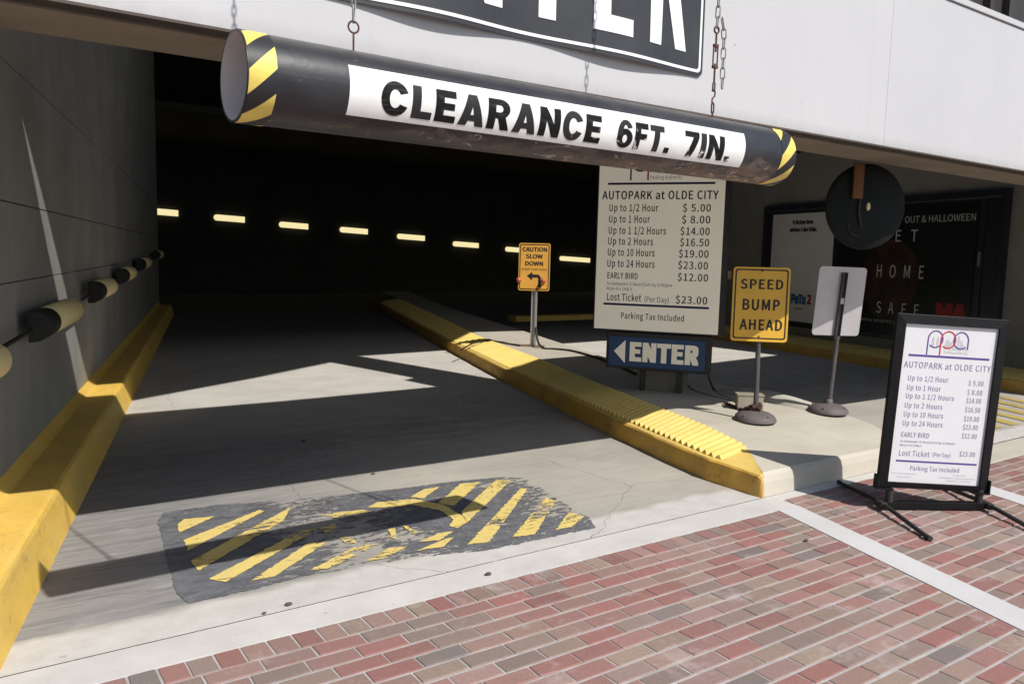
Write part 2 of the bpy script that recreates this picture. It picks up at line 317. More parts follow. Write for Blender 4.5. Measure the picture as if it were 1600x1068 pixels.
# ------------------------------------------------------------------ mesh helpers
class MB:
    def __init__(s): s.v = []; s.f = []; s.mi = []; s.sm = []
    def add(s, vs, fs, mi=0, smooth=False):
        o = len(s.v); s.v += [tuple(v) for v in vs]
        for f in fs: s.f.append(tuple(i + o for i in f)); s.mi.append(mi); s.sm.append(smooth)
        return s
    def box(s, x0, x1, y0, y1, z0, z1, mi=0, bev=0.0, mat=None):
        if bev <= 0:
            vs = [(x, y, z) for z in (z0, z1) for y in (y0, y1) for x in (x0, x1)]
            fs = [(0, 2, 3, 1), (4, 5, 7, 6), (0, 1, 5, 4), (2, 6, 7, 3), (0, 4, 6, 2), (1, 3, 7, 5)]
        else:
            bm = bmesh.new(); bmesh.ops.create_cube(bm, size=1)
            for v in bm.verts:
                v.co = Vector((x0 + (v.co.x + .5) * (x1 - x0), y0 + (v.co.y + .5) * (y1 - y0), z0 + (v.co.z + .5) * (z1 - z0)))
            bmesh.ops.bevel(bm, geom=bm.edges[:], offset=bev, segments=2, profile=0.6, affect='EDGES')
            bm.verts.index_update()
            vs = [v.co.copy() for v in bm.verts]; fs = [tuple(v.index for v in f.verts) for f in bm.faces]; bm.free()
        if mat is not None: vs = [mat @ Vector(v) for v in vs]
        return s.add(vs, fs, mi)
    def tube(s, pts, r, n=10, mi=0, closed=False, cap=True):
        pts = [Vector(p) for p in pts]; N = len(pts)
        rs = r if isinstance(r, (list, tuple)) else [r] * N
        rings = []; up = None
        for i, p in enumerate(pts):
            a = pts[(i - 1) % N] if (closed or i > 0) else p
            b = pts[(i + 1) % N] if (closed or i < N - 1) else p
            t = (b - a).normalized()
            if up is None:
                up = Vector((0, 0, 1)) if abs(t.z) < 0.9 else Vector((1, 0, 0))
            x = (up - t * up.dot(t)).normalized(); up = x; y = t.cross(x)
            rings.append([p + (x * math.cos(2 * math.pi * k / n) + y * math.sin(2 * math.pi * k / n)) * rs[i] for k in range(n)])
        vs = [v for rg in rings for v in rg]; fs = []
        for i in range(N if closed else N - 1):
            j = (i + 1) % N
            for k in range(n):
                k2 = (k + 1) % n; fs.append((i * n + k, i * n + k2, j * n + k2, j * n + k))
        s.add(vs, fs, mi, True)
        if cap and not closed:
            s.add(rings[0], [tuple(range(n))[::-1]], mi); s.add(rings[-1], [tuple(range(n))], mi)
        return s
    def cyl(s, a, b, r, n=16, mi=0): return s.tube([a, b], r, n, mi)
    def lathe(s, prof, n=32, mi=0, c=(0, 0, 0), smooth=True):
        vs = []; fs = []; m = len(prof)
        for k in range(n):
            a = 2 * math.pi * k / n
            for (r, z) in prof: vs.append((c[0] + r * math.cos(a), c[1] + r * math.sin(a), c[2] + z))
        for k in range(n):
            k2 = (k + 1) % n
            for i in range(m - 1): fs.append((k * m + i, k2 * m + i, k2 * m + i + 1, k * m + i + 1))
        return s.add(vs, fs, mi, smooth)
    def prism(s, poly, y0, y1, mi=0, holes=(), axis='Y', side=True):
        """polygon in the XZ plane extruded from y0 to y1 (axis Y) or XY plane extruded in z (axis Z)"""
        loops = [list(poly)] + [list(h) for h in holes]
        flat = [p for lp in loops for p in lp]
        tris = tessellate_polygon([[Vector((p[0], p[1], 0)) for p in lp] for lp in loops])
        mk = (lambda p, d: (p[0], d, p[1])) if axis == 'Y' else (lambda p, d: (p[0], p[1], d))
        n = len(flat)
        vs = [mk(p, y0) for p in flat] + [mk(p, y1) for p in flat]
        fs = []
        for t in tris:
            a, b, c = [Vector((*flat[i], 0)) for i in t]
            ccw = (b - a).cross(c - a).z > 0
            t2 = tuple(t) if ccw else tuple(reversed(t))
            if axis == 'Y':
                fs.append(t2); fs.append(tuple(n + i for i in reversed(t2)))
            else:
                fs.append(tuple(reversed(t2))); fs.append(tuple(n + i for i in t2))
        if side:
            o = 0
            for lp in loops:
                m = len(lp)
                for i in range(m):
                    j = (i + 1) % m; fs.append((o + i, o + j, n + o + j, n + o + i))
                o += m
        return s.add(vs, fs, mi)
    def obj(s, name, mats, parent=None, loc=None, smooth=None, recalc=True):
        me = bpy.data.meshes.new(name); me.from_pydata(s.v, [], s.f)
        if not isinstance(mats, (list, tuple)): mats = [mats]
        for m in mats: me.materials.append(M[m] if isinstance(m, str) else m)
        for p, mi, sm in zip(me.polygons, s.mi, s.sm): p.material_index = mi; p.use_smooth = sm if smooth is None else smooth
        if recalc:
            bm = bmesh.new(); bm.from_mesh(me); bmesh.ops.recalc_face_normals(bm, faces=bm.faces[:]); bm.to_mesh(me); bm.free()
        o = bpy.data.objects.new(name, me); COL.objects.link(o)
        if parent is not None: o.parent = parent
        if loc is not None: o.location = loc
        return o

class LB(MB):
    """sign print: every line of text, rule or border becomes a mesh of its own"""
    def __init__(s): super().__init__(); s.marks = []
    def mark(s, nm): s.marks.append((nm, len(s.v), len(s.f)))
    def obj(s, name, mats, parent=None, recalc=False):
        out = []
        mk = s.marks + [(None, len(s.v), len(s.f))]
        for (nm, v0, f0), (_, v1, f1) in zip(mk[:-1], mk[1:]):
            if v1 == v0: continue
            q = MB(); q.v = s.v[v0:v1]; q.f = [tuple(i - v0 for i in f) for f in s.f[f0:f1]]; q.mi = s.mi[f0:f1]; q.sm = s.sm[f0:f1]
            ms = mats if isinstance(mats, (list, tuple)) else [mats]
            k = q.mi[0]
            if all(x == k for x in q.mi): q.mi = [0] * len(q.mi); ms = [ms[k]]
            out.append(q.obj(nm, ms, parent, recalc=recalc))
        return out
def thing(name, label, cat, loc=(0, 0, 0), rz=0.0, group=None):
    o = bpy.data.objects.new(name, None); COL.objects.link(o); o.location = loc; o.rotation_euler = (0, 0, rz)
    o.empty_display_size = 0.1
    return tag(o, label, cat, group)
def tag(o, label, cat, group=None):
    o['label'] = label; o['category'] = cat
    if group: o['group'] = group
    return o
def structure(o): o['kind'] = 'structure'; return o
def interp(y, ys, xs):
    if y <= ys[0]: return xs[0]
    for i in range(len(ys) - 1):
        if y <= ys[i + 1]:
            t = (y - ys[i]) / (ys[i + 1] - ys[i]); return xs[i] + t * (xs[i + 1] - xs[i])
    return xs[-1]
def rrect(x0, x1, z0, z1, r, n=5):
    out = []
    for cx, cz, a0 in ((x1 - r, z0 + r, -90), (x1 - r, z1 - r, 0), (x0 + r, z1 - r, 90), (x0 + r, z0 + r, 180)):
        for k in range(n + 1):
            a = math.radians(a0 + 90 * k / n); out.append((cx + r * math.cos(a), cz + r * math.sin(a)))
    return out

# text -> flat polygons in (x, z), scaled so the string spans x0..x1 with the given cap height
_cache = {}
FONT = None
try:        # Blender's own bundled interface typeface (ships with the program); the built-in font is used if it is absent
    import os
    FONT = bpy.data.fonts.load(os.path.join(bpy.utils.system_resource('DATAFILES'), "fonts", "Noto Sans CJK Regular.woff2"))
except Exception:
    FONT = None
def glyphs(txt, bold=0.0, space=1.0):
    key = (txt, bold, space)
    if key in _cache: return _cache[key]
    cu = bpy.data.curves.new("t", 'FONT'); cu.body = txt; cu.size = 1.0
    if FONT: cu.font = FONT
    cu.resolution_u = 4; cu.space_character = space
    ob = bpy.data.objects.new("t", cu)
    me = ob.to_mesh()
    vs = [(v.co.x, v.co.y) for v in me.vertices]; fs = [tuple(p.vertices) for p in me.polygons]
    ob.to_mesh_clear(); bpy.data.objects.remove(ob); bpy.data.curves.remove(cu)
    _cache[key] = (vs, fs); return vs, fs
def capheight():
    vs, _ = glyphs("H"); return max(v[1] for v in vs), min(v[1] for v in vs)
def text(mb, txt, x0, x1, zb, cap, y=0.0, bold=0.0, mi=0, space=1.0):
    """weight is built up from slightly shifted copies of the outline, each a hair in front of the last"""
    if isinstance(mb, LB): mb.mark('lettering')
    vs, fs = glyphs(txt, 0.0, space)
    a = min(v[0] for v in vs); b = max(v[0] for v in vs); top, bot = capheight()
    sz = cap / (top - bot + 1.2 * abs(bold)); bz = 0.6 * bold * sz
    sx = (x1 - x0) / (b - a + 2 * bold); bx = bold * sx
    sh = [(0, 0)] if bold <= 0 else ([(-1, 0), (1, 0), (0, 1), (0, -1)] if bold < 0.03 else [(-1, -1), (1, -1), (-1, 1), (1, 1), (0, 1), (0, -1), (-0.5, 0), (0.5, 0), (-1, 0), (1, 0)])
    for n, (ux, uz) in enumerate(sh):
        mb.add([(x0 + bx + (vx - a) * sx + ux * bx, y - 0.00004 * n, zb + bz + (vy - bot) * sz + uz * bz) for (vx, vy) in vs], fs, mi)
    return mb
def bar(mb, x0, x1, z0, z1, y=0.0, mi=0):
    if isinstance(mb, LB): mb.mark('rule')
    mb.add([(x0, y, z0), (x1, y, z0), (x1, y, z1), (x0, y, z1)], [(0, 1, 2, 3)], mi); return mb
def stroke(mb, pts, wd, y=0.0, mi=0):
    """flat ribbon in the xz plane"""
    P = [Vector(p) for p in pts]; L = []; Rr = []
    for i, p in enumerate(P):
        t = (P[min(i + 1, len(P) - 1)] - P[max(i - 1, 0)]).normalized(); n = Vector((-t.y, t.x)) * wd / 2
        L.append(p + n); Rr.append(p - n)
    n = len(P); vs = [(q.x, y, q.y) for q in L + Rr]
    mb.add(vs, [(i, i + 1, n + i + 1, n + i) for i in range(n - 1)], mi); return mb

# ================================================================== SETTING
# far ground
mb = MB(); mb.add([(-150, -150, -0.06), (150, -150, -0.06), (150, 150, -0.06), (-150, 150, -0.06)], [(0, 1, 2, 3)])
structure(mb.obj("ground", 'asphalt'))
# garage lane floor (starts at the joint)
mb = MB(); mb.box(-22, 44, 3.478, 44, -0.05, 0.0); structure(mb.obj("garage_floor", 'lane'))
mb = MB(); mb.box(-8, 4.66, 3.236, 3.464, -0.05, 0.0006); mb.box(4.663, 6.94, 3.375, 3.464, -0.05, 0.0004)
structure(mb.obj("concrete_band", 'band'))
mb = MB(); mb.box(-8, 14, 3.4645, 3.4775, -0.05, -0.0018); structure(mb.obj("joint_filler", 'joint'))
SL1 = lambda y: 4.452 + 0.2925 * (y - 3.232)
SR1 = lambda y: 4.664 + 0.2890 * (y - 3.232)
SL2 = lambda y: 6.180 + 0.290 * (y - 2.71)
SR2 = lambda y: 6.385 + 0.290 * (y - 2.71)
mb = MB()
mb.prism([(SL1(-6), -6), (SR1(-6), -6), (SR1(3.231), 3.231), (SL1(3.231), 3.231)], -0.05, 0.0016, axis='Z'); mb.prism([(SL2(-6), -6), (SR2(-6), -6), (SR2(3.372), 3.372), (SL2(3.372), 3.372)], -0.05, 0.0016, axis='Z')
structure(mb.obj("paving_strip", 'strip'))
mb = MB(); mb.box(6.945, 20, 3.12, 3.456, -0.05, 0.001, bev=0.003); structure(mb.obj("gutter", 'island'))
mb = MB(); mb.add([(-8, -6, -0.0045), (20, -6, -0.0045), (20, 3.38, -0.0045), (-8, 3.38, -0.0045)], [(0, 1, 2, 3)])
structure(mb.obj("mortar_bed", 'mortar'))

# brick paving: every brick has its own slightly tilted, chamfered top and its own tint
def bricks():
    vs = []; fs = []; tint = []
    pal = [((0.37, 0.145, 0.13), 4.4), ((0.32, 0.13, 0.12), 3.0), ((0.35, 0.22, 0.185), 4.4), ((0.36, 0.27, 0.215), 4.0), ((0.30, 0.235, 0.20), 3.6),
           ((0.215, 0.195, 0.185), 1.6), ((0.39, 0.25, 0.225), 4.6), ((0.27, 0.21, 0.185), 3.0), ((0.38, 0.19, 0.17), 3.6)]
    tot = sum(p[1] for p in pal)
    lim = [None, None]
    def one(x0, x1, y0, y1):
        if x1 - x0 < 0.012: return
        r = random.random() * tot
        for c, wt in pal:
            r -= wt
            if r <= 0: break
        k = random.uniform(0.78, 0.98); c = tuple(min(1, (0.84 * x + 0.16 * m_) * k * random.uniform(0.97, 1.03)) for x, m_ in zip(c, (0.31, 0.215, 0.18)))
        j = lambda: random.uniform(-0.0018, 0.0018)
        z = random.uniform(-0.0014, 0.0012); tx = random.uniform(-0.006, 0.006); ty = random.uniform(-0.012, 0.012)
        cx, cy = (x0 + x1) / 2, (y0 + y1) / 2
        co = [(x0 + j(), y0 + j()), (x1 + j(), y0 + j()), (x1 + j(), y1 + j()), (x0 + j(), y1 + j())]
        co = [(min(max(x, lim[0](y) + 0.0035), lim[1](y) - 0.0035), y) for (x, y) in co]
        if co[1][0] - co[0][0] < 0.012 or co[2][0] - co[3][0] < 0.012: return
        cx = sum(c_[0] for c_ in co) / 4
        o = len(vs); ch = 0.0032
        for (x, y) in co: vs.append((x, y, -0.012))
        for (x, y) in co: vs.append((x, y, -0.0032 + z))
        for (x, y) in co:
            xx = x + (ch if x < cx else -ch); yy = y + (ch if y < cy else -ch)
            vs.append((xx, yy, z + tx * (xx - cx) + ty * (yy - cy)))
        f = [(8, 9, 10, 11)] + [(4 + a, 4 + (a + 1) % 4, 8 + (a + 1) % 4, 8 + a) for a in range(4)] + [(a, (a + 1) % 4, 4 + (a + 1) % 4, 4 + a) for a in range(4)]
        for q in f: fs.append(tuple(i + o for i in q)); tint.append(c)
    def field(la, lb, ytop, ybot, header):
        lim[0], lim[1] = la, lb
        y = ytop
        if header:
            x = la(y) - 0.4
            while x < lb(y) + 0.1:
                x1 = x + 0.1085 + random.uniform(-0.003, 0.003); one(x + 0.0045, x1 - 0.0045, y - 0.139, y - 0.004); x = x1
            y -= 0.145
        row = 0
        while y > ybot:
            h = 0.102; m = y - h / 2
            x = la(m) - 0.45 - (0.1085 if row % 2 else 0.0) + random.uniform(-0.022, 0.022)
            while x < lb(m) + 0.1:
                L = 0.217 + random.uniform(-0.005, 0.005)
                one(x + 0.004, x + L - 0.004, y - h + 0.0062, y - 0.0062); x += L
            y -= h + random.uniform(0.0, 0.002); row += 1
    field(lambda y: -1.2, SL1, 3.234, -1.6, True)
    field(SR1, SL2, 3.373, -1.6, False)
    field(SR2, lambda y: 6.942, 3.373, 3.118, False)
    field(SR2, lambda y: 11.0, 3.117, -1.6, False)
    me = bpy.data.meshes.new("brick_paving"); me.from_pydata(vs, [], fs); me.materials.append(M['brick'])
    at = me.color_attributes.new("tint", 'FLOAT_COLOR', 'CORNER')
    i = 0
    for p, c in zip(me.polygons, tint):
        for li in p.loop_indices: at.data[li].color = (*c, 1)
    o = bpy.data.objects.new("brick_paving", me); COL.objects.link(o); structure(o)
bricks()

# ------------------------------------------------------------------ garage building
GA = math.radians(-13.722)                   # the lanes run askew to the street front
G = thing("parking_garage", "concrete parking garage with white fascia over a dark drive-in opening", "building", (0, 3.2, 0))
def bobj(mb, name, mats, par=G, skew=False):
    o = mb.obj(name, mats, par); o.location = (0, -3.2, 0)
    if skew: o.rotation_euler = (0, 0, GA)
    return o
# left side wall: cast in lifts with open form joints
mb = MB()
for z0, z1 in ((0.0, 1.409), (1.416, 1.897), (1.906, 2.742), (2.750, 6.9)):
    mb.box(-1.50, -1.12, 3.12, 21.9, z0, z1)
mb.box(-1.48, -1.132, 3.14, 21.8, 0.0, 6.88, mi=1)
bobj(mb, "side_wall", ['wall', 'gap'], skew=True)
mb = MB(); mb.box(-12, -0.86, 3.25, 3.6, 0, 3.4); bobj(mb, "front_pier", ['wall'])
mb = MB(); mb.box(11.4, 11.7, 4.2, 16.2, 0, 3.9); bobj(mb, "side_wall", ['rightwall'], skew=True)
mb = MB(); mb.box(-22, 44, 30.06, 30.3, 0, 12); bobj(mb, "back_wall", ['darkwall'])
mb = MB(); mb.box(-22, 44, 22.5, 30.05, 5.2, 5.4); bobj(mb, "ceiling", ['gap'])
mb = MB(); mb.box(-22.3, 44.3, 3.6, 30.3, 12.02, 12.3); bobj(mb, "roof", ['darkwall'])  # unseen slab added to close the void and keep the interior dark
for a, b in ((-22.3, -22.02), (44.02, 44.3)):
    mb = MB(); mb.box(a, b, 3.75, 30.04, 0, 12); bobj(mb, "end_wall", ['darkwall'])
# white fascia: panels with hairline joints, a raised top trim, brown soffit
mb = MB()
xs = [-12, -2.0, 5.236, 8.86, 12.5, 22]
for a, b in zip(xs[:-1], xs[1:]):
    mb.box(a + 0.0012, b - 0.0012, 3.143, 3.185, 2.464, 3.551)
fa = bobj(mb, "fascia", ['fascia'])
mb = MB(); mb.box(-12, 22, 3.129, 3.69, 3.557, 3.60, bev=0.003); o = mb.obj("top_trim", 'fascia', fa)
mb = MB(); mb.box(-12, 22, 3.187, 3.685, 2.487, 3.555); mb.obj("backing", 'gap', fa)
mb = MB(); mb.box(-12, 22, 3.186, 3.30, 2.471, 2.486, mi=1); mb.box(-12, 22, 3.302, 3.69, 2.462, 2.486, mi=0); mb.obj("soffit", ['soffit', 'soffitdark'], fa)
# upper storey cladding; its unseen openings are invented to shape the floor's sun patches
outer = [(-22, 3.3), (44, 3.3), (44, 12.0), (-22, 12.0)]
h1 = [(0.86, 5.25), (1.2, 5.18), (1.45, 5.18), (1.62, 5.20), (1.78, 5.18), (2.29, 5.25), (3.82, 5.25), (5.85, 5.36), (5.85, 6.04), (6.08, 6.19), (6.04, 8.22), (4.43, 7.15), (2.63, 6.08), (2.03, 5.90), (1.62, 5.68), (1.4, 5.58), (1.15, 5.45)]
h2 = [(6.9, 5.44), (7.05, 5.45), (7.43, 5.57), (8.16, 5.63), (8.55, 5.58), (9.8, 5.45), (10.87, 5.43), (13.06, 5.69), (13.27, 7.37), (12.37, 9.1), (11.35, 8.99), (10.5, 9.05), (10.42, 9.31), (9.32, 9.48), (8.6, 8.92), (7.77, 8.85), (6.84, 8.79)]
mb = MB(); mb.prism(outer, 3.692, 3.715, holes=[h1, h2]); up = bobj(mb, "upper_wall", ['bronze'])
for x in (5.6, 6.35, 6.78, 7.55, 7.9):
    mb = MB(); mb.box(x, x + 0.06, 3.63, 3.691, 3.605, 5.1); mb.obj("mullion", 'bronze', up)

# ------------------------------------------------------------------ kerbs
K1 = thing("kerb", "tall yellow kerb with angled face along the left concrete wall", "kerb", (0, 0, 0), GA)
prof = [(-0.772, 0.0), (-0.822, 0.215), (-0.832, 0.235), (-0.852, 0.245), (-1.055, 0.25), (-1.075, 0.262), (-1.119, 0.315), (-1.119, 0.0)]
def kerbpart(y0, y1, name):
    mb = MB(); n = len(prof); ys = [y0 + (y1 - y0) * i / max(1, int((y1 - y0) / 0.35)) for i in range(int((y1 - y0) / 0.35) + 1)] if y1 - y0 > 1 else [y0, y1]
    if ys[-1] < y1 - 1e-6: ys.append(y1)
    vs = []
    for y in ys:
        for (x, z) in prof:
            e = 0.0
            vs.append((x + random.uniform(-0.0015, 0.0015) + e, y, z + (random.uniform(-0.0015, 0.0015) if z > 0 else 0)))
    fs = [(i * n + k, i * n + (k + 1) % n, (i + 1) * n + (k + 1) % n, (i + 1) * n + k) for i in range(len(ys) - 1) for k in range(n)]
    fs += [tuple(range(n))[::-1], tuple((len(ys) - 1) * n + k for k in range(n))]
    mb.add(vs, fs); return mb.obj(name, 'yellow', K1)
kerbpart(3.37, 4.63, "kerb_block"); kerbpart(4.637, 21.4, "kerb_block")

# traffic island
yo = [3.47, 3.54, 4.0, 4.5, 5.18, 5.44, 8.54, 12.35, 20.46, 27]; xo = [4.585, 4.575, 4.59, 4.71, 4.885, 4.945, 5.844, 7.045, 9.787, 12.2]
yi = [3.47, 3.58, 3.747, 3.993, 5.157, 7.257, 8.391, 11.605, 15.056, 26.326]; xi = [4.61, 4.69, 4.831, 5.019, 5.334, 5.975, 6.37, 7.316, 8.578, 12.522]
yr = [3.47, 3.5, 3.52, 3.648, 3.845, 4.092, 4.338, 4.634, 5.186, 6.32, 8.42, 11.97, 18.123, 26.228]; xr = [6.15, 6.32, 6.409, 6.586, 6.754, 6.872, 6.902, 6.882, 6.951, 7.178, 7.513, 8.677, 10.599, 13.567]
def zt(y): return interp(y, [3.47, 3.48, 3.495, 3.52, 4.0, 4.5, 5.2, 27], [0.0, 0.10, 0.145, 0.168, 0.222, 0.262, 0.268, 0.27])
def zo(y): return interp(y, [3.47, 3.48, 3.495, 3.52, 3.8, 27], [0.0, 0.10, 0.135, 0.15, 0.16, 0.16])
I = thing("traffic_island", "long raised concrete island with ridged yellow edge between two lanes", "traffic island", (5.5, 3.5, 0))
def iobj(mb, name, mats):
    o = mb.obj(name, mats, I); o.location = (-5.5, -3.5, 0); return o
ys = [3.47, 3.48, 3.495, 3.52, 3.58, 3.66, 3.76, 3.88, 4.0, 4.15, 4.3, 4.5] + [4.7 + 0.3 * i for i in range(73)]
mb = MB(); vs = []; W = 7
for y in ys:
    a = interp(y, yi, xi) - 0.004; b = interp(y, yr, xr); z = zt(y)
    zb = max(0.0, z - 0.05)
    row = [(a, y, -0.02), (a, y, z), (a + (b - a) * 0.35, y, z + random.uniform(-0.002, 0.002)), (b - 0.09, y, z), (b - 0.03, y, max(0, z - 0.018)), (b, y, zb), (b + 0.02, y, -0.02)]
    vs += row
fs = [(i * W + k, i * W + k + 1, (i + 1) * W + k + 1, (i + 1) * W + k) for i in range(len(ys) - 1) for k in range(W - 1)]
mb.add(vs, fs); iobj(mb, "island_slab", ['island'])
# yellow edge: worn outer face and flat lip, then a corrugated strip
mb = MB(); vs = []; fs = []
ysf = [3.47, 3.48, 3.495, 3.52, 3.58, 3.66, 3.76, 3.88, 3.98] + [4.08 + 0.13 * i for i in range(172)]
W = 4
for y in ysf:
    x = interp(y, yo, xo); z = zo(y); j = random.uniform(-0.006, 0.006)
    xin = interp(y, yi, xi); lip = min(0.045, (xin - x - 0.012))
    vs += [(x + j * 0.6, y, -0.02), (x + 0.012 + j, y, z * 0.55), (x + 0.022 + j, y, max(0, z - 0.012)), (x + 0.022 + lip * 0.35, y, z)]
fs = [(i * W + k, i * W + k + 1, (i + 1) * W + k + 1, (i + 1) * W + k) for i in range(len(ysf) - 1) for k in range(W - 1)]
mb.add(vs, fs); iobj(mb, "kerb_face", ['yellowworn'])
mb = MB(); vs = []; yt = []
for y in (3.47, 3.48, 3.495, 3.52, 3.58, 3.66, 3.76, 3.86): yt.append((y, 0))
pitch = 0.082; y = 3.90
while y < 22:
    yt += [(y, 0.0), (y + pitch * 0.14, 0.002), (y + pitch * 0.48, 0.026), (y + pitch * 0.66, 0.025), (y + pitch * 0.97, 0.001)]; y += pitch
W = 6
for (y, h) in yt:
    a = interp(y, yo, xo); b = interp(y, yi, xi); lip = min(0.045, (b - a - 0.012)); a = a + 0.022 + lip * 0.35; z0, z1 = zo(y), zt(y)
    # ridge rows run square across the island: outer lip stays flat
    l1 = a + min(0.035, (b - a) * 0.2); l2 = l1 + min(0.012, (b - a) * 0.08)
    pz = lambda x: z0 + (z1 - z0) * (x - a) / max(1e-4, b - a)
    ends = b - min(0.02, (b - a) * 0.1)
    vs += [(a, y, z0 + 0.0), (l1, y, pz(l1)), (l2, y, pz(l2) + h), ((l2 + ends) / 2, y, pz((l2 + ends) / 2) + h), (ends, y, pz(ends) + h * 0.9), (b, y, z1 + 0.001)]
fs = [(i * W + k, i * W + k + 1, (i + 1) * W + k + 1, (i + 1) * W + k) for i in range(len(yt) - 1) for k in range(W - 1)]
mb.add(vs, fs); iobj(mb, "ridged_strip", ['tactile'])
# rolled lip on the far side
mb = MB(); n = 12
pts = [(6.723, 5.635), (6.693, 5.341), (6.703, 5.047), (6.703, 4.802), (6.713, 4.586), (6.742, 4.41)]; hs = [0.05, 0.10, 0.105, 0.085, 0.055, 0.01]
vs = []
for (x, y), h in zip(pts, hs):
    for k in range(7):
        a = math.pi * k / 6; vs.append((x - 0.14 * math.cos(a), y - 0.01 * math.cos(a), 0.255 + h * math.sin(a)))
mb.add(vs, [(i * 7 + k, i * 7 + k + 1, (i + 1) * 7 + k + 1, (i + 1) * 7 + k) for i in range(5) for k in range(6)], smooth=True)
iobj(mb, "rolled_lip", ['island'])

# right kerb and the short kerb across the back
K2 = thing("kerb", "wide ridged yellow kerb below the dark poster case on the right wall", "kerb", (0, 0, 0), GA)
def ridged(mb, x0, x1, y0, y1, z, pitch=0.11, amp=0.02):
    mb.box(x0, x0 + 0.06, y0, y1, -0.02, z)
    y = y0; yy = []
    while y < y1 - pitch:
        yy += [(y, 0), (y + pitch * 0.2, 0.002), (y + pitch * 0.5, amp), (y + pitch * 0.78, amp), (y + pitch * 0.97, 0.001)]; y += pitch
    vs = []
    for q, h in yy: vs += [(x0 + 0.061, q, z), (x0 + 0.08, q, z + h), (x1 - 0.05, q, z + h), (x1, q, z)]
    mb.add(vs, [(i * 4 + k, i * 4 + k + 1, (i + 1) * 4 + k + 1, (i + 1) * 4 + k) for i in range(len(yy) - 1) for k in range(3)], 1)
mb = MB(); ridged(mb, 10.12, 11.395, 3.9, 16.0, 0.15)
o = mb.obj("ridged_strip", ['yellowworn', 'tactile'], K2)
K3 = thing("kerb", "low yellow kerb end far back in the dark right lane", "kerb", (12.9, 16.4, 0))
mb = MB(); mb.box(-1.4, 1.5, 0, 0.4, 0.0, 0.14, bev=0.02); mb.obj("kerb_block", 'yellow', K3)

# ------------------------------------------------------------------ painted speed bumps
BASE = [(0.931, 5.068), (0.99, 5.198), (1.314, 5.183), (1.748, 5.064), (2.057, 4.994), (2.489, 4.931), (2.943, 4.889), (3.289, 4.811), (3.432, 4.702), (3.308, 4.176), (3.239, 3.745), (3.161, 3.595), (2.385, 3.62), (1.986, 3.729), (1.402, 3.795), (1.091, 3.77), (0.814, 3.77), (0.795, 3.93), (0.857, 4.482)]
STR = [[(1.006, 4.898), (1.061, 4.991), (1.237, 4.953), (0.985, 4.761)], [(0.98, 4.622), (1.511, 4.941), (1.528, 4.904), (0.964, 4.444)], [(0.943, 4.282), (1.689, 4.894), (1.574, 4.67), (0.945, 4.13)], [(0.964, 3.995), (1.023, 3.916), (1.712, 4.432), (1.657, 4.483)], [(1.135, 3.869), (1.254, 3.863), (1.662, 4.188), (1.56, 4.221)], [(1.429, 3.847), (1.515, 3.818), (1.925, 4.014), (1.772, 4.04)], [(1.724, 3.812), (1.838, 3.793), (2.017, 3.894), (1.92, 3.925)], [(2.457, 4.708), (2.52, 4.633), (2.754, 4.822), (2.618, 4.816)], [(2.559, 4.496), (2.613, 4.391), (3.066, 4.774), (2.923, 4.812)], [(2.592, 4.261), (2.52, 4.069), (3.279, 4.697), (3.191, 4.765)], [(2.32, 3.741), (2.456, 3.715), (3.252, 4.451), (3.236, 4.503)], [(2.61, 3.709), (2.755, 3.682), (3.258, 4.128), (3.266, 4.24)], [(2.911, 3.68), (3.032, 3.671), (3.225, 3.787), (3.198, 3.907)], [(2.118, 4.643), (2.214, 4.712), (2.452, 4.656), (2.569, 4.454), (2.561, 4.21), (2.52, 4.069), (2.416, 4.004), (2.391, 4.068), (2.476, 4.159), (2.491, 4.355), (2.392, 4.541), (2.202, 4.595)], [(2.028, 3.807), (2.186, 3.782), (2.315, 3.885), (2.265, 3.885)], [(2.108, 3.922), (2.223, 3.882), (2.366, 3.972), (2.285, 3.991)], [(2.052, 4.207), (2.0, 4.071), (2.019, 4.032), (2.096, 4.206)], [(2.149, 4.211), (2.136, 4.049), (2.178, 4.036), (2.172, 4.198)], [(1.693, 4.48), (1.71, 4.331), (1.799, 4.368), (1.815, 4.452)], [(1.799, 4.657), (1.857, 4.556), (2.113, 4.541), (2.065, 4.618)], [(1.741, 4.226), (1.743, 4.101), (1.794, 4.092), (1.815, 4.182)]]
def flatpoly(mb, poly, z, mi=0):
    tris = tessellate_polygon([[Vector((p[0], p[1], 0)) for p in poly]])
    fs = []
    for t in tris:
        a, b, c = [Vector((*poly[i], 0)) for i in t]
        fs.append(tuple(t) if (b - a).cross(c - a).z > 0 else tuple(reversed(t)))
    mb.add([(p[0], p[1], z) for p in poly], fs, mi)
def shrink(poly, cx, cy): return [(p[0] - cx, p[1] - cy) for p in poly]
def ragged(poly, step, amp):
    out = []
    for i, a in enumerate(poly):
        b = poly[(i + 1) % len(poly)]; L = math.hypot(b[0] - a[0], b[1] - a[1]); n = max(1, int(L / step))
        nx_, ny_ = -(b[1] - a[1]) / L, (b[0] - a[0]) / L
        for q in range(n):
            j = random.gauss(0, amp) if q else 0
            out.append((a[0] + (b[0] - a[0]) * q / n + nx_ * j, a[1] + (b[1] - a[1]) * q / n + ny_ * j))
    return out
B1 = thing("speed_bump", "worn black speed bump with diagonal yellow stripes on the entry lane", "speed bump", (0, 0, 0))
mb = MB(); flatpoly(mb, ragged(BASE, 0.018, 0.0035), 0.004); mb.obj("black_paint", 'bumpblack', B1, recalc=False)
mb = MB()
for s_ in STR: flatpoly(mb, ragged(s_, 0.02, 0.0028), 0.008)
mb.obj("stripes", 'bumpyellow', B1, recalc=False)
B2 = thing("speed_bump", "flaked grey and yellow speed bump on the exit lane behind the portable sign", "speed bump", (0, 0, 0))
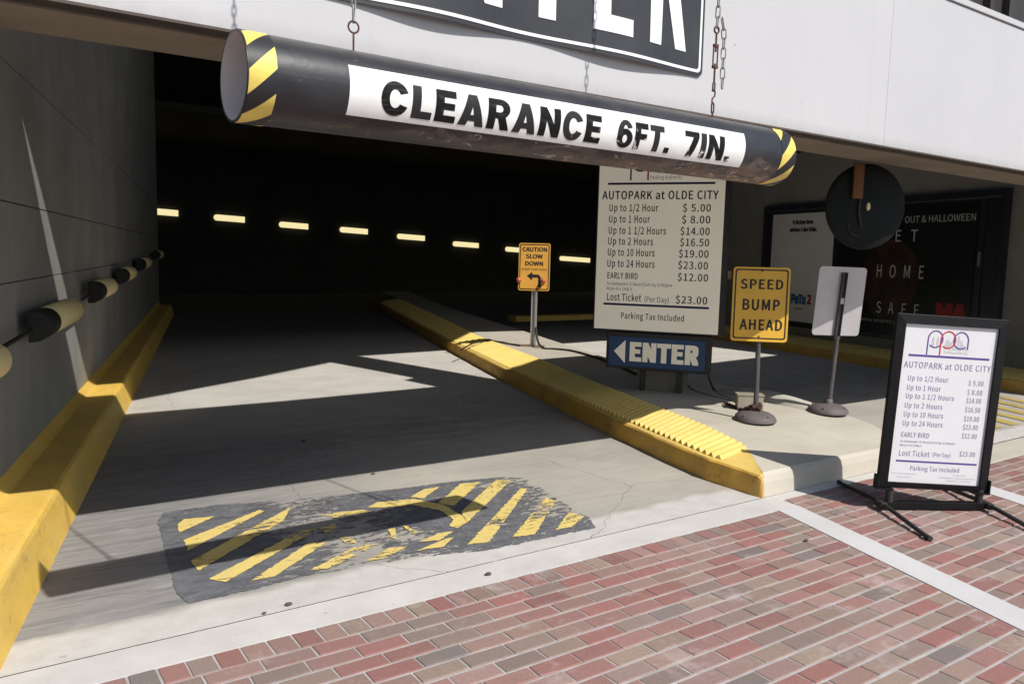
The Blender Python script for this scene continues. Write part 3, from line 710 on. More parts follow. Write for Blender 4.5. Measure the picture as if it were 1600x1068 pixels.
mb = MB(); b2 = [(7.9, 3.72), (9.6, 3.74), (10.9, 3.9), (11.3, 4.8), (8.3, 4.95), (7.95, 4.4)]; flatpoly(mb, b2, 0.004); mb.obj("black_paint", 'bumpblack', B2, recalc=False)
mb = MB()
for i in range(8):
    x = 8.0 + i * 0.36; flatpoly(mb, [(x, 3.78), (x + 0.17, 3.78), (x + 0.55, 4.78), (x + 0.38, 4.78)], 0.008)
k = mat_bump_paint("flaked_yellow_paint", (0.50, 0.38, 0.10), (0.45, 0.34, 0.12), 0.0, 7); M['bumpyellow2'] = k
mb.obj("stripes", 'bumpyellow2', B2, recalc=False)

# ------------------------------------------------------------------ wall bumpers, the far ones with added glow
cable = MB(); zb = lambda y: 0.955 + 0.0268 * y
cable.tube([(-1.04, 3.2, zb(3.2)), (-1.04, 21.8, zb(21.8))], 0.014, 8)
rl = cable.obj("rail", 'rubber'); rl.rotation_euler = (0, 0, GA)
tag(rl, "thin dark rail threading the round bumpers along the left wall", "rail")
def bumper(y0, y1, label):
    t = thing("wall_bumper", label, "bumper", (math.cos(GA) * -1.025 - math.sin(GA) * y0, math.sin(GA) * -1.025 + math.cos(GA) * y0, zb((y0 + y1) / 2)), GA, "black and yellow bumpers along the left wall")
    L = y1 - y0; r = 0.096; n = 28
    def half(a, b, name, mat, cap):
        mb = MB(); prof = [(r, a), (r, b)]
        vs = []; 
        for yy in ((a, b) if not cap else (a, b - 0.03, b - 0.012, b - 0.003)):
            rr = r if not cap else {a: r, b - 0.03: r, b - 0.012: r * 0.93, b - 0.003: r * 0.8}[yy]
            for q in range(n + 1):
                an = math.radians(-100 + 200 * q / n); vs.append((rr * math.cos(an) if abs(an) < 1.57 else -0.0 - 0.03, yy, rr * math.sin(an)))
        m = n + 1; rows = len(vs) // m
        fs = [(i * m + q, i * m + q + 1, (i + 1) * m + q + 1, (i + 1) * m + q) for i in range(rows - 1) for q in range(n)]
        fs += [tuple(range(m)), tuple((rows - 1) * m + q for q in range(m))]
        mb.add(vs, fs, smooth=False); o = mb.obj(name, mat, t); 
        for p in o.data.polygons: p.use_smooth = len(p.vertices) == 4
        return o
    half(0, L * 0.27, "black_sleeve", 'bumperblack', False)
    half(L * 0.27 + 0.001, L, "yellow_sleeve", 'bumperyellow', True)
lab = ["nearest round bumper on left wall, cut by the photo's left edge", "second bumper along the left wall, crossed by the streak of sun",
       "third bumper along the left wall, just past the sun streak", "fourth bumper along the left wall, in shade",
       "fifth bumper along the left wall, small in shade", "farthest bumper on left wall, beside its dark end corner"]
for (a, b), l_ in zip(((3.3, 4.68), (5.75, 7.25), (8.5, 9.95), (11.1, 12.7), (14.1, 16.2), (18.7, 20.6)), lab): bumper(a, b, l_)
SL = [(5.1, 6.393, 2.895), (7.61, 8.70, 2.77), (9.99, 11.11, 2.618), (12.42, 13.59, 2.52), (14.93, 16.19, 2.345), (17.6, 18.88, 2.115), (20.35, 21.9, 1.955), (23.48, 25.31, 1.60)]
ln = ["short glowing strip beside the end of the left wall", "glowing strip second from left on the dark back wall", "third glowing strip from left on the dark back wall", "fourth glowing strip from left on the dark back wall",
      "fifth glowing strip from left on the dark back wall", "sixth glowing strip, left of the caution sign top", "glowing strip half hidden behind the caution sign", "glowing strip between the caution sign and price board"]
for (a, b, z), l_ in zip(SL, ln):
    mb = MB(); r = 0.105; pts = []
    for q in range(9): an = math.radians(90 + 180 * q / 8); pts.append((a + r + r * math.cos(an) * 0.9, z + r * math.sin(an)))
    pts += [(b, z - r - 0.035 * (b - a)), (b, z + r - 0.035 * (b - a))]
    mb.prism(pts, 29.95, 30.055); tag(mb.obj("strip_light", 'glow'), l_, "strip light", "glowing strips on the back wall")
mb = MB(); mb.box(11.30, 11.395, 15.5, 16.15, 1.24, 1.44, bev=0.03); yb = mb.obj("strip_light", 'bumperyellow'); yb.rotation_euler = (0, 0, GA); tag(yb, "yellow wall strip between price board and speed bump sign", "strip light", "glowing strips on the back wall")

# ------------------------------------------------------------------ clearance pipe
PX0, PX1, PY, PZ, PR = -1.337, 1.165, 2.417, 2.139, 0.128
CP = thing("clearance_bar", "black hanging clearance pipe with white lettered label and striped ends", "clearance bar", (2.0, PY, PZ), math.radians(1.6))
cx = 0.0
def pt(x, el, r=PR):   # el: elevation of the surface normal, 0 = towards the street
    return (x - cx, -r * math.cos(el), r * math.sin(el))
def shell(x0, x1, r, a0, a1, n, nx=1):
    vs = []; 
    for i in range(nx + 1):
        x = x0 + (x1 - x0) * i / nx
        for q in range(n + 1): vs.append(pt(x, a0 + (a1 - a0) * q / n, r))
    m = n + 1
    return vs, [(i * m + q, (i + 1) * m + q, (i + 1) * m + q + 1, i * m + q + 1) for i in range(nx) for q in range(n)]
mb = MB(); vs, fs = shell(PX0, PX1, PR, 0, 2 * math.pi, 72, 24); mb.add(vs, fs, 0, True)
vs, fs = shell(PX0, PX1, PR - 0.007, 0, 2 * math.pi, 72, 2); mb.add(vs, fs, 1, True)
for x in (PX0, PX1):
    vs = []
    for q in range(72): vs += [pt(x, 2 * math.pi * q / 72), pt(x, 2 * math.pi * q / 72, PR - 0.007)]
    mb.add(vs, [(2 * q, 2 * q + 1, (2 * q + 3) % 144, (2 * q + 2) % 144) for q in range(72)], 0)
mb.obj("pipe", ['pipe', 'pipein'], CP, recalc=False)
for (a, b, sg, ph) in ((PX0 + 0.003, PX0 + 0.082, -1.0, 0.62), (PX1 - 0.105, PX1 - 0.003, -1.0, 0.42)):
    mb = MB(); vs, fs = shell(a, b, PR + 0.0012, 0, 2 * math.pi, 72); mb.add(vs, fs, 0, True)
    mb.obj("striped_band", mat_hazard("hazard_tape", PR, sg, 0.135, ph), CP)
A0, A1 = math.radians(-40), math.radians(27)
mb = MB(); vs, fs = shell(-1.038, 0.797, PR + 0.0015, A0, A1, 14, 6); mb.add(vs, fs, 0, True); lab_ = mb.obj("label_panel", 'label', CP)
span = (A1 - A0) * PR; capz = span * 0.66; zb0 = span * 0.13
def arcp(cx_, cz_, rx_, rz_, a0, a1, n=20): return [(cx_ + rx_ * math.cos(math.radians(a0 + (a1 - a0) * q / n)), cz_ + rz_ * math.sin(math.radians(a0 + (a1 - a0) * q / n))) for q in range(n + 1)]
BLOCK = {       # heavy block capitals on a unit-height box: advance, [(outline, holes)]
    'C': (0.80, [(arcp(.40, .5, .40, .525, 24, 336) + arcp(.40, .5, .165, .275, 328, 32), [])]),
    'L': (0.60, [([(0, 0), (.60, 0), (.60, .24), (.26, .24), (.26, 1), (0, 1)], [])]),
    'E': (0.64, [([(0, 0), (.64, 0), (.64, .225), (.26, .225), (.26, .395), (.59, .395), (.59, .605), (.26, .605), (.26, .775), (.63, .775), (.63, 1), (0, 1)], [])]),
    'A': (0.84, [([(0, 0), (.27, 0), (.315, .165), (.525, .165), (.57, 0), (.84, 0), (.56, 1), (.28, 1)], [[(.365, .36), (.475, .36), (.42, .62)]])]),
    'R': (0.78, [([(0, 0), (.26, 0), (.26, .37), (.34, .37), (.49, 0), (.78, 0), (.60, .42)] + arcp(.43, .695, .31, .305, -48, 90, 14) + [(0, 1)], [[(.26, .57)] + arcp(.40, .685, .10, .115, -90, 90, 10) + [(.26, .80)]])]),
    'N': (0.78, [([(0, 0), (.25, 0), (.25, .55), (.53, 0), (.78, 0), (.78, 1), (.53, 1), (.53, .45), (.25, 1), (0, 1)], [])]),
    '6': (0.70, [(arcp(.35, .335, .35, .36, 0, 360, 34)[:-1], [arcp(.35, .325, .105, .155, 0, 360, 20)[:-1]]), (arcp(.35, .5, .35, .525, 30, 190) + arcp(.35, .5, .12, .33, 190, 38), [])]),
    'F': (0.60, [([(0, 0), (.26, 0), (.26, .38), (.55, .38), (.55, .60), (.26, .60), (.26, .775), (.60, .775), (.60, 1), (0, 1)], [])]),
    'T': (0.68, [([(.21, 0), (.47, 0), (.47, .77), (.68, .77), (.68, 1), (0, 1), (0, .77), (.21, .77)], [])]),
    '7': (0.66, [([(.14, 0), (.41, 0), (.66, .80), (.66, 1), (0, 1), (0, .775), (.38, .775)], [])]),
    'I': (0.26, [([(0, 0), (.26, 0), (.26, 1), (0, 1)], [])]),
    '.': (0.24, [([(0, 0), (.24, 0), (.24, .22), (0, .22)], [])])}
def block(mb, txt, x0, x1, zb, cap, gap=0.10):
    tot = sum(BLOCK[c][0] for c in txt) + gap * (len(txt) - 1); k = (x1 - x0) / tot; x = 0.0; n = 0
    for c in txt:
        wd, shapes = BLOCK[c]
        for outline, holes in shapes:
            f = lambda q: [(x0 + (x + u_) * k, zb + v_ * cap) for u_, v_ in q]
            mb.prism(f(outline), -0.00005 * (n % 2), 0, holes=[f(h) for h in holes], side=False); n += 1
        x += wd + gap
for tx, a, b in (("CLEARANCE", -0.935, -0.037), ("6FT.", 0.045, 0.333), ("7IN.", 0.415, 0.703)):
    mb = MB(); block(mb, tx, a, b, zb0, capz)
    keepf = [f for f in mb.f]
    bm = bmesh.new(); bvs = [bm.verts.new(v) for v in mb.v]
    for f in mb.f:
        try: bm.faces.new([bvs[i] for i in f])
        except ValueError: pass
    for k in range(1, 12):
        bmesh.ops.bisect_plane(bm, geom=bm.verts[:] + bm.edges[:] + bm.faces[:], plane_co=(0, 0, span * k / 12), plane_no=(0, 0, 1))
    for v in bm.verts: v.co = Vector(pt(v.co.x, A0 + v.co.z / PR, PR + 0.0026 - v.co.y))
    me = bpy.data.meshes.new("lettering"); bm.to_mesh(me); bm.free(); me.materials.append(M['pipeletter'])
    o = bpy.data.objects.new("lettering", me); COL.objects.link(o); o.parent = lab_

# ------------------------------------------------------------------ chains
def link(mb, c, d, L, wd, r, roll, n=14):
    """one elongated ring: centre c, long axis d"""
    d = Vector(d).normalized(); u = d.cross(Vector((0, 1, 0))); 
    if u.length < 0.01: u = d.cross(Vector((1, 0, 0)))
    u.normalize(); v = d.cross(u); s_ = u * math.cos(roll) + v * math.sin(roll)
    pts = []
    for q in range(n):
        a = 2 * math.pi * q / n; e = (L / 2 - wd / 2)
        pts.append(Vector(c) + d * (e * (1 if math.cos(a) > 0 else -1) + wd / 2 * math.cos(a)) + s_ * (wd / 2 * math.sin(a)))
    mb.tube(pts, r, 6, closed=True)
def chain(mb, pts, pitch, wd, r):
    k = 0
    for a, b in zip(pts[:-1], pts[1:]):
        a = Vector(a); b = Vector(b); L = (b - a).length; n = max(1, round(L / pitch))
        for i in range(n):
            c = a + (b - a) * ((i + .5) / n); link(mb, c, b - a, L / n + 2.6 * r, wd, r, (k % 2) * math.pi / 2 + 0.35); k += 1
def ring(mb, c, rad, r, n=18):
    mb.tube([(c[0] + rad * math.cos(2 * math.pi * q / n), c[1], c[2] + rad * math.sin(2 * math.pi * q / n)) for q in range(n)], r, 6, closed=True)
H1 = thing("hanging_rod", "thin steel eye rod holding the left end of the pipe", "hanger", (1.033, 2.39, 2.258))
mb = MB(); mb.tube([(0, 0, -0.01), (0, 0, 0.062)], 0.0032, 6); ring(mb, (0, 0, 0.079), 0.0165, 0.003); mb.obj("eye_bolt", 'rust', H1)
mb = MB(); link(mb, (0, 0, 0.116), (0, 0, 1), 0.05, 0.014, 0.0028, 0.9); chain(mb, [(0, 0, 0.135), (0.0, 0, 2.2)], 0.032, 0.014, 0.0026); mb.obj("chain", 'steel', H1)
H2 = thing("hanging_chain", "rusty chain with turnbuckle and hook holding the right end of the pipe", "chain", (2.724, 2.437, 2.272))
mb = MB(); mb.tube([(0, 0, -0.005), (0, 0, 0.022)], 0.0035, 6); link(mb, (-0.001, 0, 0.037), (0, 0, 1), 0.044, 0.020, 0.0032, 0.25)
sh = [(0.004, 0, 0.052), (-0.006, 0, 0.058), (-0.007, 0, 0.072), (0.008, 0, 0.086), (0.009, 0, 0.104), (0.0, 0, 0.112), (-0.009, 0, 0.106)]
mb.tube(sh, 0.0034, 7); mb.obj("hook", 'rust', H2)
mb = MB(); link(mb, (0.0, 0, 0.122), (0, 0, 1), 0.036, 0.016, 0.0032, 0.2); mb.tube([(0, 0, 0.138), (0, 0, 0.215)], 0.0042, 7)
mb.tube([(-0.011, 0, 0.20), (-0.0125, 0, 0.21), (-0.0125, 0, 0.278), (-0.008, 0, 0.288)], 0.0032, 6); mb.tube([(0.011, 0, 0.20), (0.0125, 0, 0.21), (0.0125, 0, 0.278), (0.008, 0, 0.288)], 0.0032, 6)
mb.box(-0.013, 0.013, -0.006, 0.006, 0.196, 0.206); mb.box(-0.012, 0.012, -0.006, 0.006, 0.281, 0.292)
mb.tube([(0, 0, 0.262), (0, 0, 0.335)], 0.0042, 7); ring(mb, (0, 0, 0.349), 0.0135, 0.0038); mb.obj("turnbuckle", 'rust', H2)
mb = MB(); chain(mb, [(0.002, 0, 0.358), (0.022, 0, 2.2)], 0.042, 0.018, 0.0028); mb.obj("chain", 'steel', H2)
H3 = thing("loose_chain", "loose steel chain end dangling beside the turnbuckle chain", "chain", (2.784, 2.447, 2.405))
mb = MB(); chain(mb, [(0.004, 0, 0.0), (0.0, 0, 0.20), (-0.004, 0, 0.235), (-0.028, -0.008, 0.275)], 0.037, 0.019, 0.0026); mb.obj("chain", 'steel', H3)
for q in (H1, H2, H3): q.scale = (1.05, 1.05, 1.05)
for x, l_ in ((1.033, "steel bracket arm above the left hanging rod"), (2.748, "steel bracket arm above the right hanging chain")):
    mb = MB(); mb.box(x - 0.02, x + 0.02, 2.37, 3.691, 4.55, 4.59); tag(mb.obj("bracket_arm", 'steel'), l_, "bracket")

# ------------------------------------------------------------------ big ENTER sign, warped, on the fascia
def warpf(x):
    t = (x - 1.20) / 2.20
    return 0.008 + 0.034 * (math.sin(math.pi * min(1, max(0, (t - 0.02) / 0.44))) ** 2 if t < 0.46 else math.sin(math.pi * min(1, (t - 0.46) / 0.52)) ** 2)
ES = thing("enter_sign", "large warped black sign with white letters fixed to the white fascia", "sign", (2.3, 3.143, 2.65))
def warped(poly, z0off, name, mat, par, holes=(), d=0.0):
    mb = MB(); mb.prism([(p[0], p[1]) for p in poly], 0.0, 0.003, holes=holes)
    bm = bmesh.new(); bv = [bm.verts.new(v) for v in mb.v]
    for f in mb.f:
        try: bm.faces.new([bv[i] for i in f])
        except ValueError: pass
    for q in range(1, 50):
        bmesh.ops.bisect_plane(bm, geom=bm.verts[:] + bm.edges[:] + bm.faces[:], plane_co=(1.20 + 2.2 * q / 50, 0, 0), plane_no=(1, 0, 0))
    for v in bm.verts:
        wz = warpf(v.co.x) * (1.0 - 0.5 * min(1, (v.co.z - 2.65) / 0.75)); v.co = Vector((v.co.x - 2.3, v.co.y - wz - d - 0.003, v.co.z - 2.65))
    bmesh.ops.recalc_face_normals(bm, faces=bm.faces[:])
    me = bpy.data.meshes.new(name); bm.to_mesh(me); bm.free(); me.materials.append(M[mat])
    o = bpy.data.objects.new(name, me); COL.objects.link(o); o.parent = par; return o
pnl = rrect(1.20, 3.402, 2.652, 3.41, 0.033); warped(pnl, 0, "sign_panel", 'signblack', ES)
warped(rrect(1.219, 3.383, 2.671, 3.391, 0.024), 0, "border", 'signwhite', ES, holes=[rrect(1.234, 3.368, 2.686, 3.376, 0.018)], d=0.0035)
zb_ = 2.764; zt_ = 3.28; k1 = 1.105
def lt(polys):
    for p, holes in polys: warped(p, 0, "letter", 'signwhite', ES, holes=holes, d=0.0035)
e = lambda x: [(x, zb_), (x + 0.255, zb_), (x + 0.255, zb_ + 0.083), (x + 0.105, zb_ + 0.083), (x + 0.105, zb_ + 0.215), (x + 0.22, zb_ + 0.215), (x + 0.22, zb_ + 0.298), (x + 0.105, zb_ + 0.298), (x + 0.105, zt_ - 0.083), (x + 0.255, zt_ - 0.083), (x + 0.255, zt_), (x, zt_)]
lt([(e(1.365), []), (e(2.596), [])])
nx = 1.743; lt([([(nx, zb_), (nx + 0.094, zb_), (nx + 0.094, zb_ + 0.3), (nx + 0.226, zb_), (nx + 0.326, zb_), (nx + 0.326, zt_), (nx + 0.232, zt_), (nx + 0.232, zb_ + 0.22), (nx + 0.1, zt_), (nx, zt_)], [])])
lt([([(2.277, zb_), (2.375, zb_), (2.375, zt_ - 0.083), (2.47, zt_ - 0.083), (2.47, zt_), (2.18, zt_), (2.18, zt_ - 0.083), (2.277, zt_ - 0.083)], [])])
rx = 2.976
arc = [(rx + 0.155 + 0.105 * math.cos(a), zt_ - 0.127 + 0.127 * math.sin(a)) for a in [math.radians(90 - 15 * q) for q in range(13)]]
inn = [(rx + 0.138 + 0.05 * math.cos(a), zt_ - 0.127 + 0.057 * math.sin(a)) for a in [math.radians(90 - 20 * q) for q in range(10)]]
rp = [(rx, zb_), (rx + 0.086, zb_), (rx + 0.092, zt_ - 0.26), (rx + 0.133, zt_ - 0.265), (rx + 0.200, zb_), (rx + 0.285, zb_), (rx + 0.225, zt_ - 0.238)] + arc[::-1][:-1] + [(rx + 0.155, zt_), (rx, zt_)]
lt([(rp, [[(rx + 0.092, zt_ - 0.07)] + inn + [(rx + 0.092, zt_ - 0.184)]])])

# ------------------------------------------------------------------ price board
LINES = [("Up to 1/2 Hour", "$ 5.00"), ("Up to 1 Hour", "$ 8.00"), ("Up to 1 1/2 Hours", "$14.00"), ("Up to 2 Hours", "$16.50"), ("Up to 10 Hours", "$19.00"), ("Up to 24 Hours", "$23.00")]
def logo(parent, cxl, zl, s_, y):
    """three linked arches over small grey towers; s_ = overall width"""
    mb = MB(); w_ = s_; r_ = w_ * 0.175; t_ = w_ * 0.030
    cxs = [cxl - w_ / 2 + r_ + t_ / 2, cxl + 0.0, cxl + w_ / 2 - r_ - t_ / 2]
    zc = zl
    def arcp(cx_, a0, a1, n=22): return [(cx_ + r_ * math.cos(math.radians(a0 + (a1 - a0) * q / n)), zc + r_ * 1.12 * math.sin(math.radians(a0 + (a1 - a0) * q / n))) for q in range(n + 1)]
    stroke(mb, [(cxs[0] - r_, zc - r_ * 2.1)] + arcp(cxs[0], 180, -135), t_, y, 0)
    stroke(mb, [(cxs[1] - r_ * 0.98, zc - r_ * 2.1)] + arcp(cxs[1], 180, -130), t_, y - 0.0006, 1)
    stroke(mb, [(cxs[2] + r_, zc - r_ * 1.15)] + arcp(cxs[2], 0, 315), t_, y - 0.0003, 0)
    def tower(x, wd, h, tip=True):
        b = zc - r_ * 0.95; pts = [(x - wd / 2, b), (x + wd / 2, b), (x + wd / 2, b + h * 0.75), (x + wd * 0.22, b + h * 0.9), (x, b + h), (x - wd * 0.22, b + h * 0.9), (x - wd / 2, b + h * 0.75)]
        mb.add([(p[0], y + 0.0003, p[1]) for p in pts], [tuple(range(7))], 2)
    for dx, wd, h in ((-0.36, .055, 1.35), (-0.25, .05, 1.35), (-0.045, .035, .8), (0.0, .055, 1.15), (0.05, .03, .7), (0.10, .035, .9), (0.255, .05, 1.75), (0.32, .04, 1.1), (0.365, .03, .6)):
        tower(cxl + dx * w_, wd * w_, h * r_)
    return mb
PB = thing("price_board", "tall illuminated parking price cabinet with blue arrow box on the island", "price board", (5.964, 5.978, 0.27), math.radians(-55.3)); PB.scale = (1.0267, 0.979, 0.979)
k_ = 0.977; z0 = 1.803 - 0.24
Z = lambda v: z0 + v * k_
mb = MB(); mb.box(-0.645, 0.68, -0.02, 0.17, Z(-0.955), Z(1.08), bev=0.006)
cab = mb.obj("cabinet", 'cabinet', PB)
mb = MB(); mb.box(-0.628, 0.632, -0.032, -0.021, Z(-0.935), Z(1.05), bev=0.003); fc = mb.obj("sign_face", 'cream', PB)
yl = -0.0335
mb = LB()
bar(mb, -0.535 , 0.535, Z(0.643), Z(0.666), yl, 0); bar(mb, -0.535, 0.535, Z(-0.668), Z(-0.644), yl, 0)
text(mb, "AUTOPARK at OLDE CITY", -0.59, 0.572, Z(0.487), 0.088, yl, 0.011, 1, 1.06)
vz = [0.357, 0.235, 0.112, -0.005, -0.125, -0.248]
wl = [0.50, 0.42, 0.588, 0.462, 0.482, 0.488]; wp = [0.272, 0.275, 0.285, 0.283, 0.29, 0.292]
for (a, b), v, q, p in zip(LINES, vz, wl, wp):
    text(mb, a, -0.51, -0.51 + q, Z(v), 0.077, yl, 0.008, 1, 1.06); text(mb, b, 0.505 - p, 0.505, Z(v), 0.077, yl, 0.008, 1, 1.06)
text(mb, "EARLY BIRD", -0.505, -0.19, Z(-0.375), 0.066, yl, 0.010, 1, 1.06); text(mb, "$12.00", 0.215, 0.512, Z(-0.375), 0.077, yl, 0.008, 1, 1.06)
text(mb, "In between 5-9am/Exit by 6:00pm", -0.505, 0.16, Z(-0.447), 0.034, yl, 0.0, 1); text(mb, "Mon-Fri ONLY", -0.505, -0.24, Z(-0.503), 0.034, yl, 0.0, 1)
text(mb, "Lost Ticket", -0.50, -0.145, Z(-0.617), 0.077, yl, 0.008, 1, 1.06); text(mb, "(Per Day)", -0.11, 0.135, Z(-0.617), 0.056, yl, 0.0, 1); text(mb, "$23.00", 0.205, 0.515, Z(-0.617), 0.077, yl, 0.008, 1, 1.06)
text(mb, "Parking Tax Included", -0.345, 0.295, Z(-0.812), 0.066, yl, 0.008, 1, 1.06)
text(mb, "Parking Authority", -0.105, 0.215, Z(0.70), 0.038, yl, 0.0, 2); text(mb, "PHILADELPHIA", -0.105, 0.215, Z(0.765), 0.045, yl, 0.0, 2)
mb.obj("lettering", ['navy', 'darkprint', 'slate'], fc, recalc=False)
logo(fc, -0.03, Z(0.90), 0.56, yl).obj("logo", ['navy', 'red', 'palegrey'], fc, recalc=False)
mb = MB(); mb.box(-0.485, 0.57, -0.05, 0.13, Z(-1.365), Z(-0.962), bev=0.006); eb = mb.obj("arrow_box", 'cabinet', PB)
mb = MB(); mb.box(-0.455, 0.525, -0.058, -0.0505, Z(-1.335), Z(-1.01), bev=0.002); ef = mb.obj("arrow_face", 'blue', eb)
mb = LB(); text(mb, "ENTER", -0.235, 0.462, Z(-1.275), 0.208, -0.0595, 0.032, 0, 1.06)
mb.mark('arrow'); mb.add([(-0.40, -0.0595, Z(-1.172)), (-0.282, -0.0595, Z(-1.30)), (-0.282, -0.0595, Z(-1.045))], [(0, 1, 2)]); mb.obj("lettering", 'creamletter', ef, recalc=False)
for a, b in ((-0.125, -0.085), (0.255, 0.295)):
    mb = MB(); mb.box(a, b, 0.0, 0.06, -0.03, Z(-1.366), bev=0.003); mb.obj("post", 'cabinet', PB)
mb = MB(); mb.box(-0.175, 0.345, 0.065, 0.09, -0.03, Z(-1.366)); mb.obj("post_board", 'block', PB)

# ------------------------------------------------------------------ yellow speed-bump sign, and the sign seen from behind
def dome(t, r=0.178, h=0.085):
    mb = MB(); prof = [(r, 0.0), (r, 0.008)] + [(r * math.cos(a), 0.008 + h * math.sin(a)) for a in [math.radians(10 * q) for q in range(1, 9)]] + [(0.03, h + 0.006), (0.0, h + 0.006)]
    mb.lathe(prof, 40)
    for a in (0.7, 2.1, 3.9, 5.3): mb.lathe([(0.0, 0.012), (0.007, 0.01), (0.008, 0.0)], 8, 0, (r * 0.86 * math.cos(a), r * 0.86 * math.sin(a), 0.052))
    mb.lathe([(0.036, h - 0.01), (0.036, h + 0.045), (0.031, h + 0.05)], 20); return mb.obj("base", 'iron', t)
SB = thing("warning_sign", "yellow speed bump sign on a round iron base with chain", "sign", (5.715, 4.46, 0.265), math.radians(-43)); SB.rotation_euler = (-0.03, 0, math.radians(-43)); SB.scale = (1.02, 1.02, 0.972)
zc = 1.274 - 0.225
mb = MB(); mb.prism(rrect(-0.235, 0.235, zc - 0.332, zc + 0.332, 0.028), -0.030, -0.026); sp_ = mb.obj("sign_panel", 'signyellow', SB)
mb = LB(); yl = -0.0312
ring_o = rrect(-0.219, 0.219, zc - 0.309, zc + 0.314, 0.022); ring_i = rrect(-0.207, 0.207, zc - 0.297, zc + 0.302, 0.016)
mb.mark('border'); mb.prism(ring_o, yl, yl + 0.0004, holes=[ring_i], side=False)
text(mb, "SPEED", -0.172, 0.180, zc + 0.137, 0.088, yl, 0.015, 0, 1.08); text(mb, "BUMP", -0.148, 0.160, zc - 0.052, 0.100, yl, 0.015, 0, 1.08); text(mb, "AHEAD", -0.165, 0.188, zc - 0.230, 0.098, yl, 0.015, 0, 1.08)
for zz in (zc + 0.30, zc - 0.287): mb.mark('bolt'); mb.add([(0.008 * math.cos(a), yl - 0.002, zz + 0.008 * math.sin(a)) for a in [2 * math.pi * q / 10 for q in range(10)]], [tuple(range(10))])
M['signletter'] = mat_letters_worn("faded_black_print", (0.03, 0.026, 0.02), (0.45, 0.28, 0.05), 0.0, 0.35)
mb.obj("lettering", 'signletter', sp_)
mb = MB(); mb.tube([(0.012, 0.0, 0.08), (0.004, 0.0, zc - 0.30)], 0.0215, 16); mb.box(-0.022, 0.022, -0.025, -0.012, zc - 0.33, zc + 0.25); mb.obj("pole", 'pole', SB)
o = dome(SB); o.location = (0.012, 0, 0); o.rotation_euler = (0.03, 0, 0)
BS = thing("road_sign_back", "bare grey back of a road sign on a leaning post", "sign", (6.691, 4.386, 0.263), math.radians(-24.0)); BS.rotation_euler = (0.075, 0.018, math.radians(-24.0)); BS.scale = (0.972, 0.972, 0.972)
zc = 1.298 - 0.222
mb = MB(); mb.prism(rrect(-0.25, 0.245, zc - 0.328, zc + 0.328, 0.034), 0.030, 0.034); mb.obj("sign_panel", 'signback', BS)
mb = MB()
mb.box(-0.018, -0.013, -0.004, 0.028, zc - 0.36, zc + 0.278); mb.box(0.026, 0.031, -0.004, 0.028, zc - 0.36, zc + 0.278); mb.box(-0.0125, 0.0255, 0.020, 0.026, zc - 0.36, zc + 0.278)
for q in range(12):
    zz = zc - 0.33 + q * 0.052; mb.lathe([(0.005, 0.0), (0.0, 0.001)], 8, 1, (0.007, 0.0, 0)) if False else None
    mb.box(0.003, 0.011, 0.0185, 0.0195, zz, zz + 0.008, mi=1)
mb.obj("channel_post", ['pole', 'gap'], BS)
mb = MB(); mb.box(-0.011, 0.024, -0.002, 0.019, zc - 0.02, zc + 0.035); mb.obj("bracket", 'galv', BS)
mb = MB(); mb.tube([(0.006, 0.0, 0.08), (0.006, 0.006, zc - 0.33)], [0.025, 0.021], 16); mb.obj("pole", 'pole', BS)
o = dome(BS, 0.178, 0.08); o.location = (0.006, 0, 0); o.rotation_euler = (-0.075, -0.018, 0); o.scale = (1.06, 1.06, 1.0)

# ------------------------------------------------------------------ caution sign
CS = thing("warning_sign", "small orange-yellow caution sign with two red lamps on a perforated post", "sign", (7.238, 9.873, 0.271), math.radians(-41.5)); CS.scale = (0.917, 0.986, 0.986)
zc = 1.489 - 0.25
mb = MB(); mb.prism(rrect(-0.262, 0.262, zc - 0.366, zc + 0.366, 0.035), -0.032, -0.028); sp_ = mb.obj("sign_panel", 'signorange', CS)
yl = -0.0335; mb = LB()
mb.mark('border'); mb.prism(rrect(-0.246, 0.246, zc - 0.350, zc + 0.350, 0.028), yl, yl + 0.0004, holes=[rrect(-0.232, 0.232, zc - 0.336, zc + 0.336, 0.02)], side=False)
text(mb, "CAUTION", -0.205, 0.208, zc + 0.237, 0.066, yl, 0.016); text(mb, "SLOW", -0.146, 0.138, zc + 0.130, 0.066, yl, 0.016); text(mb, "DOWN", -0.154, 0.146, zc + 0.02, 0.066, yl, 0.016)
text(mb, "SHARP TURN AHEAD", -0.215, 0.215, zc - 0.052, 0.030, yl, 0.0)
ar = [(-0.12, zc - 0.14), (-0.03, zc - 0.075), (-0.03, zc - 0.115), (0.075, zc - 0.115), (0.115, zc - 0.155), (0.115, zc - 0.315), (0.070, zc - 0.315), (0.070, zc - 0.175), (0.058, zc - 0.163), (-0.03, zc - 0.163), (-0.03, zc - 0.205)]
mb.mark('arrow'); mb.prism(ar, yl, yl + 0.0004, side=False); mb.obj("lettering", 'blackletter', sp_)
for u in (-0.245, 0.165):
    mb = MB(); mb.lathe([(0.034, -0.012), (0.036, 0.0), (0.036, 0.03), (0.030, 0.055), (0.015, 0.07), (0.0, 0.072)], 20)
    mb.v = [(x + u, -0.05 - z, y + zc - 0.205) for (x, y, z) in mb.v]; la = mb.obj("lamp", 'amber', CS)
    mb = MB(); mb.tube([(u, -0.033, zc - 0.205), (u, -0.05, zc - 0.205)], 0.045, 20); mb.obj("lamp_ring", 'galv', la)
mb = MB(); mb.box(-0.034, -0.030, -0.026, 0.014, 0.0, zc + 0.2); mb.box(0.030, 0.034, -0.026, 0.014, 0.0, zc + 0.2); mb.box(-0.0295, 0.0295, 0.008, 0.012, 0.0, zc + 0.2)
mb.box(0.036, 0.062, -0.02, 0.02, 0.0, zc - 0.2, mi=0)
